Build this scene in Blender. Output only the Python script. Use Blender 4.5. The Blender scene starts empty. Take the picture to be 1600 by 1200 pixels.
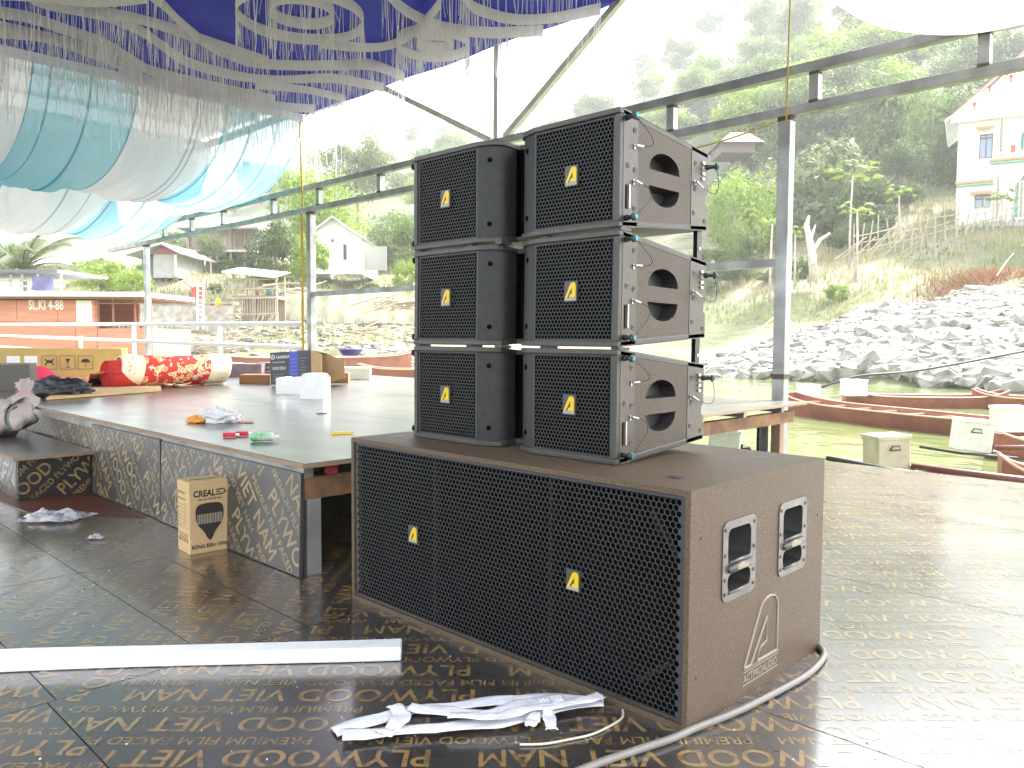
import bpy, bmesh, math, random
import numpy as np
from mathutils import Matrix, Vector, noise
R = math.radians
rnd = random.Random(7)
S = bpy.context.scene
COL = S.collection
# ------------------------------------------------------------------ camera
F, YAW, PITCH, ROLL = 1237.9, .7743, -.0575, .0054
CAM = Vector((.9436, -1.5422, .901))
cam_d = bpy.data.cameras.new('camera'); cam = bpy.data.objects.new('camera', cam_d); COL.objects.link(cam)
fw = Vector((-math.sin(YAW)*math.cos(PITCH), math.cos(YAW)*math.cos(PITCH), math.sin(PITCH)))
r0 = Vector((math.cos(YAW), math.sin(YAW), 0)); u0 = r0.cross(fw)
rt = math.cos(ROLL)*r0 + math.sin(ROLL)*u0; up = -math.sin(ROLL)*r0 + math.cos(ROLL)*u0
m = Matrix((rt, up, -fw)).transposed().to_4x4(); m.translation = CAM
cam.matrix_world = m
cam_d.sensor_width = 36; cam_d.lens = F/1600*36; cam_d.clip_start = .05; cam_d.clip_end = 3000
S.camera = cam
# ------------------------------------------------------------------ light
SUN_EL, SUN_AZ = R(50), R(80)          # azimuth measured from +x towards +y
wd = bpy.data.worlds.new('World'); S.world = wd; wd.use_nodes = True
nt = wd.node_tree; bg = nt.nodes['Background']
sky = nt.nodes.new('ShaderNodeTexSky'); sky.sky_type = 'NISHITA'; sky.sun_disc = False
sky.sun_elevation = SUN_EL; sky.sun_rotation = math.pi/2-SUN_AZ; sky.air_density = 1.0; sky.dust_density = 3.0; sky.ozone_density = 1.0
hs = nt.nodes.new('ShaderNodeHueSaturation'); hs.inputs['Saturation'].default_value = .30   # humid white-grey sky
nt.links.new(sky.outputs[0], hs.inputs['Color']); nt.links.new(hs.outputs[0], bg.inputs[0]); bg.inputs[1].default_value = .15
sd = bpy.data.lights.new('sun', 'SUN'); sun = bpy.data.objects.new('sun', sd); COL.objects.link(sun)
sd.energy = 2.2; sd.angle = R(9); sd.color = (1, .95, .86)
sdir = Vector((math.cos(SUN_EL)*math.cos(SUN_AZ), math.cos(SUN_EL)*math.sin(SUN_AZ), math.sin(SUN_EL)))
sun.rotation_euler = sdir.to_track_quat('Z', 'Y').to_euler()
S.view_settings.view_transform = 'Standard'; S.view_settings.look = 'None'; S.view_settings.exposure = 2.88
S.view_settings.gamma = 1
try:
    S.cycles.use_denoising = True; S.cycles.denoiser = 'OPENIMAGEDENOISE'
    S.cycles.max_bounces = 10; S.cycles.transparent_max_bounces = 24; S.cycles.volume_bounces = 1
    S.cycles.caustics_reflective = False; S.cycles.caustics_refractive = False
except Exception: pass

# ------------------------------------------------------------------ helpers
def ray(px, py): return fw + rt*((px-800)/F) - up*((py-600)/F)
def at(px, py, depth): return CAM + ray(px, py)*depth
def un(px, py, axis, val):
    d = ray(px, py); return CAM + d*((val-CAM[axis])/d[axis])
def pix(P):
    d = Vector(P)-CAM; z = d.dot(fw); return 800+F*d.dot(rt)/z, 600-F*d.dot(up)/z, z
WM = {}
def emp(name, label, cat, loc=(0,0,0), rz=0, group=None):
    o = bpy.data.objects.new(name, None); COL.objects.link(o); o.empty_display_size = .1
    o.location = loc; o.rotation_euler = (0, 0, rz)
    WM[o] = Matrix.Translation(Vector(loc)) @ Matrix.Rotation(rz, 4, 'Z')
    return tag(o, label, cat, group)
def tag(o, label, cat, group=None, kind=None):
    if label: o['label'] = label
    if cat: o['category'] = cat
    if group: o['group'] = group
    if kind: o['kind'] = kind
    return o
def struct(o, kind='structure'): o['kind'] = kind; return o
class MB:
    def __init__(s): s.v = []; s.f = []
    def add(s, vs, fs):
        n = len(s.v); s.v += [tuple(v) for v in vs]; s.f += [tuple(i+n for i in f) for f in fs]; return s
    def box(s, c, d, rot=None):
        x, y, z = d[0]/2, d[1]/2, d[2]/2
        vs = [Vector(p) for p in ((-x,-y,-z),(x,-y,-z),(x,y,-z),(-x,y,-z),(-x,-y,z),(x,-y,z),(x,y,z),(-x,y,z))]
        if rot is not None: vs = [rot @ v for v in vs]
        c = Vector(c)
        return s.add([v+c for v in vs], [(0,3,2,1),(4,5,6,7),(0,1,5,4),(1,2,6,5),(2,3,7,6),(3,0,4,7)])
    def b2(s, lo, hi):
        return s.box([(a+b)/2 for a, b in zip(lo, hi)], [abs(b-a) for a, b in zip(lo, hi)])
    def beam(s, p0, p1, w, h, upv=(0,0,1)):
        p0, p1 = Vector(p0), Vector(p1); d = p1-p0; L = d.length; d.normalize()
        a = Vector(upv); 
        if abs(a.dot(d)) > .95: a = Vector((0,1,0))
        sx = d.cross(a).normalized(); sz = sx.cross(d)
        rot = Matrix((sx, d, sz)).transposed()
        return s.box((p0+p1)/2, (w, L, h), rot)
    def tube(s, pts, r, n=8, cap=True, closed=False):
        pts = [Vector(p) for p in pts]; rs = r if isinstance(r, (list, tuple)) else [r]*len(pts)
        vs = []; prev = None; N = len(pts)
        for i, p in enumerate(pts):
            t = (pts[min(i+1, N-1)]-pts[max(i-1, 0)])
            if t.length < 1e-9: t = Vector((0,0,1))
            t.normalize()
            a = prev if prev is not None else (Vector((0,0,1)) if abs(t.z) < .9 else Vector((1,0,0)))
            x = (a - t*a.dot(t)); x = x.normalized() if x.length > 1e-6 else t.orthogonal().normalized()
            prev = x; y = t.cross(x)
            for k in range(n):
                an = 2*math.pi*k/n; vs.append(p+(x*math.cos(an)+y*math.sin(an))*rs[i])
        fs = [(i*n+k, i*n+(k+1) % n, (i+1)*n+(k+1) % n, (i+1)*n+k) for i in range(N-1) for k in range(n)]
        if cap: fs += [tuple(range(n-1, -1, -1)), tuple(range((N-1)*n, N*n))]
        return s.add(vs, fs)
    def cyl(s, p0, p1, r, n=12, r1=None): return s.tube([p0, p1], [r, r if r1 is None else r1], n)
    def lathe(s, prof, n=16, M=None):
        vs = []; 
        for r, z in prof:
            for k in range(n):
                a = 2*math.pi*k/n; v = Vector((r*math.cos(a), r*math.sin(a), z)); vs.append(M @ v if M else v)
        N = len(prof)
        fs = [(i*n+k, i*n+(k+1) % n, (i+1)*n+(k+1) % n, (i+1)*n+k) for i in range(N-1) for k in range(n)]
        return s.add(vs, fs)
    def prism(s, poly, z0, z1, M=None):        # convex or simple polygon in xy
        n = len(poly); vs = [Vector((x, y, z0)) for x, y in poly]+[Vector((x, y, z1)) for x, y in poly]
        if M: vs = [M @ v for v in vs]
        return s.add(vs, [tuple(range(n-1, -1, -1)), tuple(range(n, 2*n))]+[(i, (i+1) % n, n+(i+1) % n, n+i) for i in range(n)])
    def grid(s, fn, nu, nv, closed_u=False):
        vs = [fn(i/nu, j/nv) for j in range(nv+1) for i in range(nu+1)]
        return s.add(vs, [(j*(nu+1)+i, j*(nu+1)+i+1, (j+1)*(nu+1)+i+1, (j+1)*(nu+1)+i) for j in range(nv) for i in range(nu)])
    def build(s, name, mat, parent=None, local=False, smooth=False, bevel=0, solid=0, auto=False, bseg=2):
        me = bpy.data.meshes.new(name)
        vs = [Vector(v) for v in s.v]
        o = bpy.data.objects.new(name, me); COL.objects.link(o)
        if parent is not None:
            WM[o] = WM[parent].copy()
            if not local:
                inv = WM[parent].inverted(); vs = [inv @ v for v in vs]
            o.parent = parent
        else:
            if not local:
                xs = [v.x for v in vs]; ys = [v.y for v in vs]; zs = [v.z for v in vs]
                c = Vector(((min(xs)+max(xs))/2, (min(ys)+max(ys))/2, min(zs))); vs = [v-c for v in vs]; o.location = c
                WM[o] = Matrix.Translation(c)
            else: WM[o] = Matrix.Identity(4)
        me.from_pydata([tuple(v) for v in vs], [], s.f); me.update()
        if mat: me.materials.append(mat)
        if smooth:
            me.polygons.foreach_set('use_smooth', [True]*len(me.polygons))
            if auto: me.set_sharp_from_angle(angle=R(35))
        if bevel:
            b = o.modifiers.new('bevel', 'BEVEL'); b.width = bevel; b.segments = bseg; b.limit_method = 'ANGLE'; b.angle_limit = R(40)
        if solid:
            b = o.modifiers.new('thick', 'SOLIDIFY'); b.thickness = solid
        return o
def fr(M, mb):                                     # transform a builder
    mb.v = [tuple(M @ Vector(v)) for v in mb.v]; return mb
def copy_tree(o, parent=None):
    c = o.copy(); COL.objects.link(c); 
    if parent: c.parent = parent
    WM[c] = WM[o].copy()
    for ch in list(o.children): copy_tree(ch, c)
    return c
def place(o, loc, rot=None, scale=None):
    o.location = loc
    if rot is not None: o.rotation_euler = rot
    if scale is not None: o.scale = scale
    return o

# ---- 2D filled shapes (outlines with holes) and lettering through curves
def shape2d(outer, holes=(), ext=0.0):
    cu = bpy.data.curves.new('tmp', 'CURVE'); cu.dimensions = '2D'; cu.fill_mode = 'BOTH'; cu.extrude = ext
    for pl in [outer]+list(holes):
        sp = cu.splines.new('POLY'); sp.points.add(len(pl)-1)
        for p, q in zip(sp.points, pl): p.co = (q[0], q[1], 0, 1)
        sp.use_cyclic_u = True
    return _grab(cu)
def _grab(cu):
    o = bpy.data.objects.new('tmp', cu); COL.objects.link(o)
    dg = bpy.context.evaluated_depsgraph_get(); dg.update()
    me = bpy.data.meshes.new_from_object(o.evaluated_get(dg))
    vs = [tuple(v.co) for v in me.vertices]; fs = [tuple(p.vertices) for p in me.polygons]
    bpy.data.objects.remove(o); bpy.data.curves.remove(cu); bpy.data.meshes.remove(me)
    return vs, fs
_tc = {}; _gl = {}; _ad = {}
def _font(s_, bold, res):
    cu = bpy.data.curves.new('tmp', 'FONT'); cu.body = s_; cu.size = 1; cu.offset = bold; cu.resolution_u = res; cu.fill_mode = 'FRONT'
    return _grab(cu)
def glyph(ch, bold, res):
    k = (ch, bold, res)
    if k not in _gl:
        if ch not in _ad: _ad[ch] = max(v[0] for v in _font(ch+'H', 0, 1)[0])-_ad.setdefault('', max(v[0] for v in _font('H', 0, 1)[0]))
        adv = _ad[ch]
        if ch == 'M' and bold > 0:
            q = _font('M', 0, 3)[0]; x0, x1 = min(v[0] for v in q)-bold, max(v[0] for v in q)+bold; y0, y1 = min(v[1] for v in q)-bold, max(v[1] for v in q)+bold
            t = .085+2*bold; c = (x0+x1)/2; ym = y0+.12*(y1-y0); h = y1-y0; e = t*.62
            A = [(x0,y0),(x0+t,y0),(x0+t,y1),(x0,y1)]; B = [(x1-t,y0),(x1,y0),(x1,y1),(x1-t,y1)]
            L = [(x0+t,y1-t*1.6),(x0+t,y1),(c,ym+t*1.9),(c,ym+t*.3)]; Q = [(c,ym+t*.3),(c,ym+t*1.9),(x1-t,y1),(x1-t,y1-t*1.6)]
            V = [(a,b,0) for a,b in A+B+L[::-1]+Q[::-1]]; _gl[k] = (V, [(0,1,2,3),(4,5,6,7),(8,9,10,11),(12,13,14,15)], adv)
        else:
            v, f = _font(ch, bold, res); _gl[k] = (v, f, adv)
    return _gl[k]
def text2d(s, size=1.0, bold=.012, sx=1.0, space=1.0, align='LEFT', ext=0, res=3):
    k = (s, bold, space, res)
    if k not in _tc:
        V, Fc, x = [], [], 0.0
        for ch in s:
            if ch == ' ': x += .30; continue
            gv, gf, adv = glyph(ch, bold, res); n = len(V)
            V += [(p[0]+x, p[1], 0) for p in gv]; Fc += [tuple(i+n for i in f) for f in gf]; x += adv*space+bold*.8
        _tc[k] = (V, Fc)
    vs, fs = _tc[k]
    w = max([v[0] for v in vs]+[0]); off = {'LEFT': 0, 'CENTER': -w/2, 'RIGHT': -w}[align]
    return [((v[0]+off)*size*sx, v[1]*size, 0) for v in vs], fs
def textw(s, bold=.012, space=1.0): return max(v[0] for v in text2d(s, 1, bold, 1, space)[0])
def onplane(mb, tf, o, ex, ey, dz=0):
    o, ex, ey = Vector(o), Vector(ex), Vector(ey); n = ex.cross(ey).normalized()
    mb.add([o+ex*v[0]+ey*v[1]+n*(v[2]+dz) for v in tf[0]], tf[1]); return mb

# ------------------------------------------------------------------ materials
_m = {}
def mat(name, col, rough=.6, metal=0, col2=None, vs=6.0, vmix=.5, bump=0, bs=300.0, spec=.5, det=5, trl=0, alpha=1, rvar=0, coat=0, stretch=None, lo=.35, hi=.65, bdist=.01, emit=None):
    if name in _m: return _m[name]
    m = bpy.data.materials.new(name); m.use_nodes = True; n = m.node_tree; N = n.nodes; L = n.links
    p = N['Principled BSDF']; p.inputs['Base Color'].default_value = (*col, 1); p.inputs['Roughness'].default_value = rough
    p.inputs['Metallic'].default_value = metal; p.inputs['Specular IOR Level'].default_value = spec
    if coat: p.inputs['Coat Weight'].default_value = coat; p.inputs['Coat Roughness'].default_value = .16; p.inputs['Coat IOR'].default_value = 2.1
    tc = N.new('ShaderNodeTexCoord'); src = tc.outputs['Object']
    if stretch:
        mp = N.new('ShaderNodeMapping'); mp.inputs['Scale'].default_value = stretch; L.new(src, mp.inputs[0]); src = mp.outputs[0]
    cout = None
    if col2 or rvar:
        nz = N.new('ShaderNodeTexNoise'); nz.inputs['Scale'].default_value = vs; nz.inputs['Detail'].default_value = det; L.new(src, nz.inputs['Vector'])
        rp = N.new('ShaderNodeMapRange'); rp.inputs[1].default_value = lo; rp.inputs[2].default_value = hi; L.new(nz.outputs[0], rp.inputs[0])
        if col2:
            mx = N.new('ShaderNodeMix'); mx.data_type = 'RGBA'; mx.inputs[6].default_value = (*col, 1); mx.inputs[7].default_value = (*col2, 1)
            L.new(rp.outputs[0], mx.inputs[0]); L.new(mx.outputs[2], p.inputs['Base Color']); cout = mx.outputs[2]
        if rvar:
            rr = N.new('ShaderNodeMapRange'); rr.inputs[3].default_value = rough-rvar; rr.inputs[4].default_value = rough+rvar
            L.new(nz.outputs[0], rr.inputs[0]); rr.inputs[1].default_value = .3; rr.inputs[2].default_value = .7; L.new(rr.outputs[0], p.inputs['Roughness'])
    if bump:
        b = N.new('ShaderNodeTexNoise'); b.inputs['Scale'].default_value = bs; b.inputs['Detail'].default_value = 3; L.new(src, b.inputs['Vector'])
        bp = N.new('ShaderNodeBump'); bp.inputs['Strength'].default_value = bump; bp.inputs['Distance'].default_value = bdist
        L.new(b.outputs[0], bp.inputs['Height']); L.new(bp.outputs[0], p.inputs['Normal'])
    out = N['Material Output']; sh = p.outputs[0]
    if trl:
        t = N.new('ShaderNodeBsdfTranslucent'); t.inputs[0].default_value = (*col, 1)
        if cout: L.new(cout, t.inputs[0])
        ms = N.new('ShaderNodeMixShader'); ms.inputs[0].default_value = trl; L.new(sh, ms.inputs[1]); L.new(t.outputs[0], ms.inputs[2]); sh = ms.outputs[0]
    if alpha < 1:
        t = N.new('ShaderNodeBsdfTransparent'); ms = N.new('ShaderNodeMixShader'); ms.inputs[0].default_value = alpha
        L.new(t.outputs[0], ms.inputs[1]); L.new(sh, ms.inputs[2]); sh = ms.outputs[0]
    if sh != p.outputs[0]: L.new(sh, out.inputs[0])
    _m[name] = m; return m
FLOOR = mat('film_faced_ply', (.030,.025,.020), .30, col2=(.055,.05,.045), vs=3, rvar=.05, coat=1, bump=.02, bs=14, spec=.75, stretch=(1,1.6,1), bdist=.02)
STAGETOP = mat('film_ply_top', (.075,.068,.060), .34, coat=.5, col2=(.10,.092,.083), vs=2.5, rvar=.05, bump=.02, bs=10, spec=.8, stretch=(1,2,1), bdist=.02)
GOLD = mat('gold_print', (.29,.175,.06), .33, col2=(.09,.062,.03), vs=38, det=7, lo=.48, hi=.66, spec=.6, coat=1)
GOLD2 = mat('gold_print_on_skirt', (.34,.24,.12), .42, col2=(.20,.15,.085), vs=6, spec=.5)
SKIRT = mat('ply_skirt', (.042,.040,.036), .38, col2=(.062,.06,.054), vs=4, bump=.05, bs=40, spec=.5, rvar=.08)
PLYEDGE = mat('plywood_edge', (.34,.24,.15), .75, col2=(.20,.13,.08), vs=14, stretch=(1,1,60), bump=.2, bs=60)
SUBBODY = mat('textured_brown_paint', (.086,.058,.035), .5, col2=(.140,.098,.062), vs=260, det=2, bump=.55, bs=260, spec=.3, lo=.45, hi=.7, bdist=.004)
CABBODY = mat('textured_grey_brown_paint', (.074,.052,.034), .48, col2=(.046,.032,.021), vs=240, det=2, bump=.5, bs=240, spec=.35, lo=.4, hi=.7, bdist=.004)
CABTRIM = mat('smooth_grey_brown_paint', (.056,.042,.030), .42, col2=(.068,.051,.037), vs=30, bump=.1, bs=400, bdist=.002)
PLATE = mat('plate_paint', (.032,.028,.024), .45, col2=(.044,.039,.034), vs=60, bump=.2, bs=300, bdist=.002)
FRONT = mat('dark_grey_metal', (.020,.020,.021), .5, col2=(.027,.027,.028), vs=40, bump=.1, bs=500, bdist=.002, spec=.3)
GRILLE = mat('grille_metal', (.040,.040,.042), .42, metal=0, spec=.35)
FOAM = mat('black_foam', (.003,.003,.003), .95, col2=(.006,.006,.006), vs=80, spec=.0)
BLACK = mat('black_plastic', (.012,.012,.013), .4)
BLACKM = mat('black_metal', (.02,.02,.022), .35, metal=.3)
CHROME = mat('steel_bright', (.42,.42,.41), .32, metal=1)
CAST = mat('cast_handle_grey', (.10,.09,.08), .36, metal=.4, col2=(.15,.135,.12), vs=20)
TEAL = mat('teal_anodised', (.03,.22,.26), .3, metal=.6)
YELLOW = mat('yellow_badge', (.62,.42,.006), .4)
BADGEG = mat('badge_grey', (.04,.04,.042), .4)
SILVER = mat('badge_silver', (.36,.36,.35), .4)
GALV = mat('galvanised_steel', (.34,.35,.35), .45, metal=.4, col2=(.22,.22,.215), vs=5, rvar=.1, bump=.05, bs=60)
RUST = mat('rust', (.12,.075,.05), .85, col2=(.07,.05,.04), vs=30, bump=.4, bs=80)
WHITE = mat('white_paint', (.78,.78,.76), .5, col2=(.68,.67,.64), vs=3)
FOAMW = mat('polyfoam_white', (.80,.80,.79), .7, col2=(.72,.72,.71), vs=12, bump=.1, bs=120)
CLOTHW = mat('white_cotton', (.78,.77,.80), .9, col2=(.66,.65,.69), vs=20, bump=.3, bs=150)
CARD = mat('kraft_card', (.50,.34,.17), .8, col2=(.42,.28,.13), vs=5, bump=.05, bs=200)
CARD2 = mat('yellow_kraft_card', (.52,.36,.12), .8, col2=(.44,.30,.10), vs=4)
BROWNCARD = mat('brown_card', (.34,.17,.07), .8, col2=(.28,.14,.06), vs=6)
INK = mat('black_ink', (.02,.018,.016), .6)
INKG = mat('grey_ink', (.25,.25,.26), .6)
WINK = mat('white_ink', (.75,.75,.75), .6)

# ------------------------------------------------------------------ terrain & water
WZ = -.5
KEY = {  # image column : (distance, image row) from waterline up the hill
 -900: [(24,None),(30,520),(40,470),(60,440),(120,400),(260,380)],
 -200: [(30,None),(36,540),(44,480),(60,440),(90,405),(150,385),(300,375)],
 100: [(32,None),(38,540),(45,475),(58,432),(80,405),(120,390),(300,372)],
 300: [(33,None),(38,535),(44,480),(52,432),(64,412),(90,385),(150,350),(300,330)],
 480: [(33,None),(39,520),(47,462),(60,418),(80,370),(120,310),(200,270),(320,245)],
 640: [(33,None),(40,520),(48,462),(62,420),(90,350),(140,280),(220,235),(340,215)],
 820: [(32,None),(40,510),(55,440),(80,370),(130,280),(220,215),(350,180)],
 980: [(31,None),(38,520),(50,450),(75,350),(120,240),(200,140),(320,60)],
 1100: [(30,None),(36,530),(42,480),(55,410),(75,320),(110,210),(170,100),(300,-30)],
 1250: [(27,None),(33,520),(37,470),(45,410),(60,320),(90,200),(140,70),(260,-90)],
 1400: [(24,None),(30,510),(34,462),(42,380),(55,310),(80,200),(120,60),(240,-130)],
 1600: [(21.5,None),(27,520),(31,462),(42,352),(55,310),(75,220),(110,90),(220,-150)],
 2000: [(20,None),(26,500),(32,430),(45,340),(60,290),(90,180),(130,60),(220,-150)],
 2700: [(20,None),(26,500),(32,430),(45,360),(70,290),(120,180),(220,60)]}
DS = [8,14,19,21,22.5,24,25.5,27,28.5,30,31.5,33,35,37,39,41,43,46,49,52,56,60,66,72,80,90,102,118,138,165,200,250,320,420]
CX = sorted(KEY)
def prof(px, d):
    k = KEY[px]; zs = []
    for dd, py in k:
        zs.append((dd, WZ if py is None else at(px, py, dd).z))
    if d < zs[0][0]: return WZ - min(3.0, (zs[0][0]-d)*.35)
    for (a, za), (b, zb) in zip(zs, zs[1:]):
        if d <= b: return za+(zb-za)*(d-a)/(b-a)
    return zs[-1][1] + (d-zs[-1][0])*.02
def terr(px, d, nz=True):
    px = max(CX[0], min(CX[-1], px))
    for a, b in zip(CX, CX[1:]):
        if px <= b:
            t = (px-a)/(b-a); t = t*t*(3-2*t); z = prof(a, d)*(1-t)+prof(b, d)*t; break
    q = at(px, 500, d)
    if nz: z += (noise.noise(Vector((q.x*.35, q.y*.35, 0)))*.35 + noise.noise(Vector((q.x*.09, q.y*.09, 3)))*.8*min(1, max(0, (d-30)/60))) * min(1, max(.1, (z-WZ)/1.5))
    return Vector((q.x, q.y, z))
xs = list(range(-900, 2701, 20))
g = MB(); g.v = [tuple(terr(px, d)) for d in DS for px in xs]
nx = len(xs); g.f = [(j*nx+i, j*nx+i+1, (j+1)*nx+i+1, (j+1)*nx+i) for j in range(len(DS)-1) for i in range(nx-1)]
EARTH = mat('dry_earth', (.24,.20,.14), .95, col2=(.085,.10,.04), vs=.16, bump=.6, bs=1.5, bdist=.3, det=10, lo=.38, hi=.56)
hill = struct(g.build('hillside', EARTH, smooth=True))
n_ = EARTH.node_tree; p_ = n_.nodes['Principled BSDF']; old = p_.inputs['Base Color'].links[0].from_socket
ge = n_.nodes.new('ShaderNodeNewGeometry'); sz = n_.nodes.new('ShaderNodeSeparateXYZ'); n_.links.new(ge.outputs['Position'], sz.inputs[0])
nz_ = n_.nodes.new('ShaderNodeTexNoise'); nz_.inputs['Scale'].default_value = .25; nz_.inputs['Detail'].default_value = 8; n_.links.new(ge.outputs['Position'], nz_.inputs['Vector'])
ma = n_.nodes.new('ShaderNodeMath'); ma.operation = 'MULTIPLY_ADD'; ma.inputs[1].default_value = 9; n_.links.new(nz_.outputs[0], ma.inputs[0]); n_.links.new(sz.outputs[2], ma.inputs[2])
mr = n_.nodes.new('ShaderNodeMapRange'); mr.inputs[1].default_value = 12.5; mr.inputs[2].default_value = 17; n_.links.new(ma.outputs[0], mr.inputs[0])
mx = n_.nodes.new('ShaderNodeMix'); mx.data_type = 'RGBA'; mx.inputs[7].default_value = (.055,.075,.028,1); n_.links.new(mr.outputs[0], mx.inputs[0]); n_.links.new(old, mx.inputs[6]); n_.links.new(mx.outputs[2], p_.inputs['Base Color'])
WATER = mat('river_water', (.12,.155,.06), .10, col2=(.16,.185,.085), vs=.4, bump=.4, bs=1.0, bdist=.14, spec=.5, stretch=(1,1,1))
w = MB(); w.add([(-400,-400,WZ),(400,-400,WZ),(400,400,WZ),(-400,400,WZ)], [(0,1,2,3)]); struct(w.build('river_water', WATER))

# ------------------------------------------------------------------ deck floor with printed plywood sheets
PB, PS = 'PLYWOOD VIET NAM', 'PREMIUM FILM FACED PLYWOOD VIET NAM'
def pattern(L, H, ang, pitch=.150, big=.096, small=.047, seed=0):
    """rows of lettering at an angle, clipped to a rectangle L x H (centre at origin)"""
    bm = bmesh.new(); rr = random.Random(seed); D = math.hypot(L, H)/2+.2
    Mr = Matrix.Rotation(ang, 4, 'Z'); y = -D; i = 0
    wb = textw(PB, .014)*big*.92+.10; ws = textw(PS, .010)*small*.98+.06
    lim = Vector((L/2, H/2))
    while y < D:
        for s_, size, w_, sx, b_ in ((PB, big, wb, .92, .014), (PS, small, ws, .98, .010)):
            yy = y if s_ == PB else y+pitch*.5+.018
            x = -D-rr.random()*w_
            tv, tf = text2d(s_, size, b_, sx)
            while x < D:
                pts = [Mr @ Vector((v[0]+x, v[1]+yy, 0)) for v in tv]
                if any(abs(p.x) < lim.x and abs(p.y) < lim.y for p in pts):
                    bv = [bm.verts.new(p) for p in pts]
                    for f_ in tf:
                        try: bm.faces.new([bv[k] for k in f_])
                        except ValueError: pass
                x += w_
        y += pitch
    for n_, c_ in (((1,0,0),(L/2,0,0)),((-1,0,0),(-L/2,0,0)),((0,1,0),(0,H/2,0)),((0,-1,0),(0,-H/2,0))):
        bmesh.ops.bisect_plane(bm, geom=bm.verts[:]+bm.edges[:]+bm.faces[:], plane_co=c_, plane_no=n_, clear_outer=True)
    bm.verts.ensure_lookup_table(); bm.verts.index_update()
    vs = [tuple(v.co) for v in bm.verts]; fs = [tuple(v.index for v in f.verts) for f in bm.faces]; bm.free()
    return vs, fs
def cols(x0, x1, ys): return [(x0, x1, a, b) for a, b in zip(ys, ys[1:])]
SH = cols(-4.75, -2.31, [-3.0,-1.79,-.57,0.0]) + cols(-2.31, -1.2, [-2.18,-.96,-.57,-.25,.65,1.87,3.09,4.3]) + \
     cols(-1.2, 1.24, [-3.4,-2.2,-.98,.23,1.45,2.81,4.3]) + cols(1.24, 3.68, [-3.4,-2.2,-.98,.23,1.45,2.81,4.3]) + \
     cols(3.68, 6.1, [-3.4,-2.2,-.98,.23,1.45,2.81,4.3]) + cols(-7.2, -4.75, [-3.0,-1.79,-.57,0.0]) + cols(-4.75, -2.31, [0,1.2,2.4,3.6,4.3])
fl = MB()
for x0, x1, y0, y1 in SH: fl.b2((x0+.0015, y0+.0015, -.018), (x1-.0015, y1-.0015, 0))
fl.b2((6.1,-6.5,-.018), (9,4.3,0)); fl.b2((-16,-6.5,-.018), (-7.2,4.3,0)); fl.b2((-7.2,0,-.018),(-4.752,4.3,0))
fl.b2((-7.2,-6.5,-.018), (6.1,-3.402,0)); fl.b2((-7.2,-3.398,-.018), (-1.202,-3.002,0)); fl.b2((-2.308,-2.998,-.018),(-1.202,-2.182,0))
floor = struct(fl.build('floor', FLOOR))
fb = MB(); fb.b2((-16,-6.5,-.10), (9,4.26,-.02)); fb.build('floor_bearer_layer', mat('dark_timber', (.03,.02,.015), .9), floor)
lt = MB(); seed = 0
for i, (x0, x1, y0, y1) in enumerate(SH):
    L_, H_ = x1-x0, y1-y0
    if x1 < -2.4 and y0 >= 0: continue
    left = x0 < -1.3 and y1 > -.96
    a_ = R(135) if left else R(225)
    v_, f_ = pattern(L_-.006, H_-.006, a_ + (0 if not (x0 > 3) else 0), seed=i)
    lt.add([(v[0]+(x0+x1)/2, v[1]+(y0+y1)/2, .0006) for v in v_], f_)
lt.build('printed_lettering', GOLD, floor)
rd = MB(); rd.b2((-7, -.95, .001), (-3.05, -.0, .004)); 
rd = MB(); rd.prism([(-6.8,-.62),(-3.42,-.40),(-3.08,-.03),(-6.8,-.03)], .001, .005)
o = tag(rd.build('floor_mat', mat('dark_red_mat', (.10,.022,.012), .4, col2=(.06,.015,.01), vs=6)), 'dark red mat lying flat on the floor against the stage step', 'mat')

# ------------------------------------------------------------------ stage
st = emp('stage', 'low plywood stage with wooden edge and printed black skirts on steel tubes', 'stage', (-1.62, 0, 0))
tp = MB()
for x0, x1, y0, y1 in cols(-3.98,-1.6,[-.02,1.2,2.42,4.2])+cols(-6.42,-3.98,[-.02,1.2,2.42,4.2])+cols(-8.86,-6.42,[-.02,1.2,2.42,4.2])+cols(-13.9,-8.86,[-.02,1.2,2.42,4.2]):
    tp.b2((x0+.0015, y0+.0015, .424), (x1-.0015, y1-.0015, .44))
tp.build('deck_panel', STAGETOP, st)
ed = MB(); ed.b2((-13.9,-.0245,.4225), (-1.602,-.0195,.4375)); ed.b2((-1.6,-.02,.4225),(-1.5965,4.2,.4375)); ed.build('ply_edge', PLYEDGE, st)
def skirt(x0, x1, y, z1, lean, seed, a, z0=.004, gold=GOLD2, nm='skirt_panel', big=.105):
    W = x1-x0; H = z1-z0; yo = Vector((x0, y, z0)); ex = Vector((1,0,0)); ey = Vector((0, lean, 1)).normalized()
    b = MB(); b.add([yo, yo+ex*W, yo+ex*W+ey*H, yo+ey*H], [(0,1,2,3)])
    b.add([v+Vector((0,.014,0)) for v in (yo, yo+ex*W, yo+ex*W+ey*H, yo+ey*H)], [(3,2,1,0)])
    b.f += [(0,4,5,1),(1,5,6,2),(2,6,7,3),(3,7,4,0)]
    s = b.build(nm, SKIRT, st)
    v_, f_ = pattern(W-.01, H-.01, a, seed=seed, pitch=.15, big=big)
    t = MB(); onplane(t, (v_, f_), yo+ex*W/2+ey*H/2, ex, ey, .0008); t.build('printed_lettering', gold, s)
    sc = MB()
    for k in range(4):
        c = yo+ex*(W*(k+.4)/4)+ey*(H-.03); sc.cyl(c+Vector((0,.002,0)), c+Vector((0,-.003,0)), .005, 8)
    sc.build('screw', CHROME, s)
skirt(-2.94, -1.66, -.012, .395, .03, 11, R(-47))
skirt(-3.92, -2.96, -.004, .40, .01, 12, R(-47))
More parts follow.
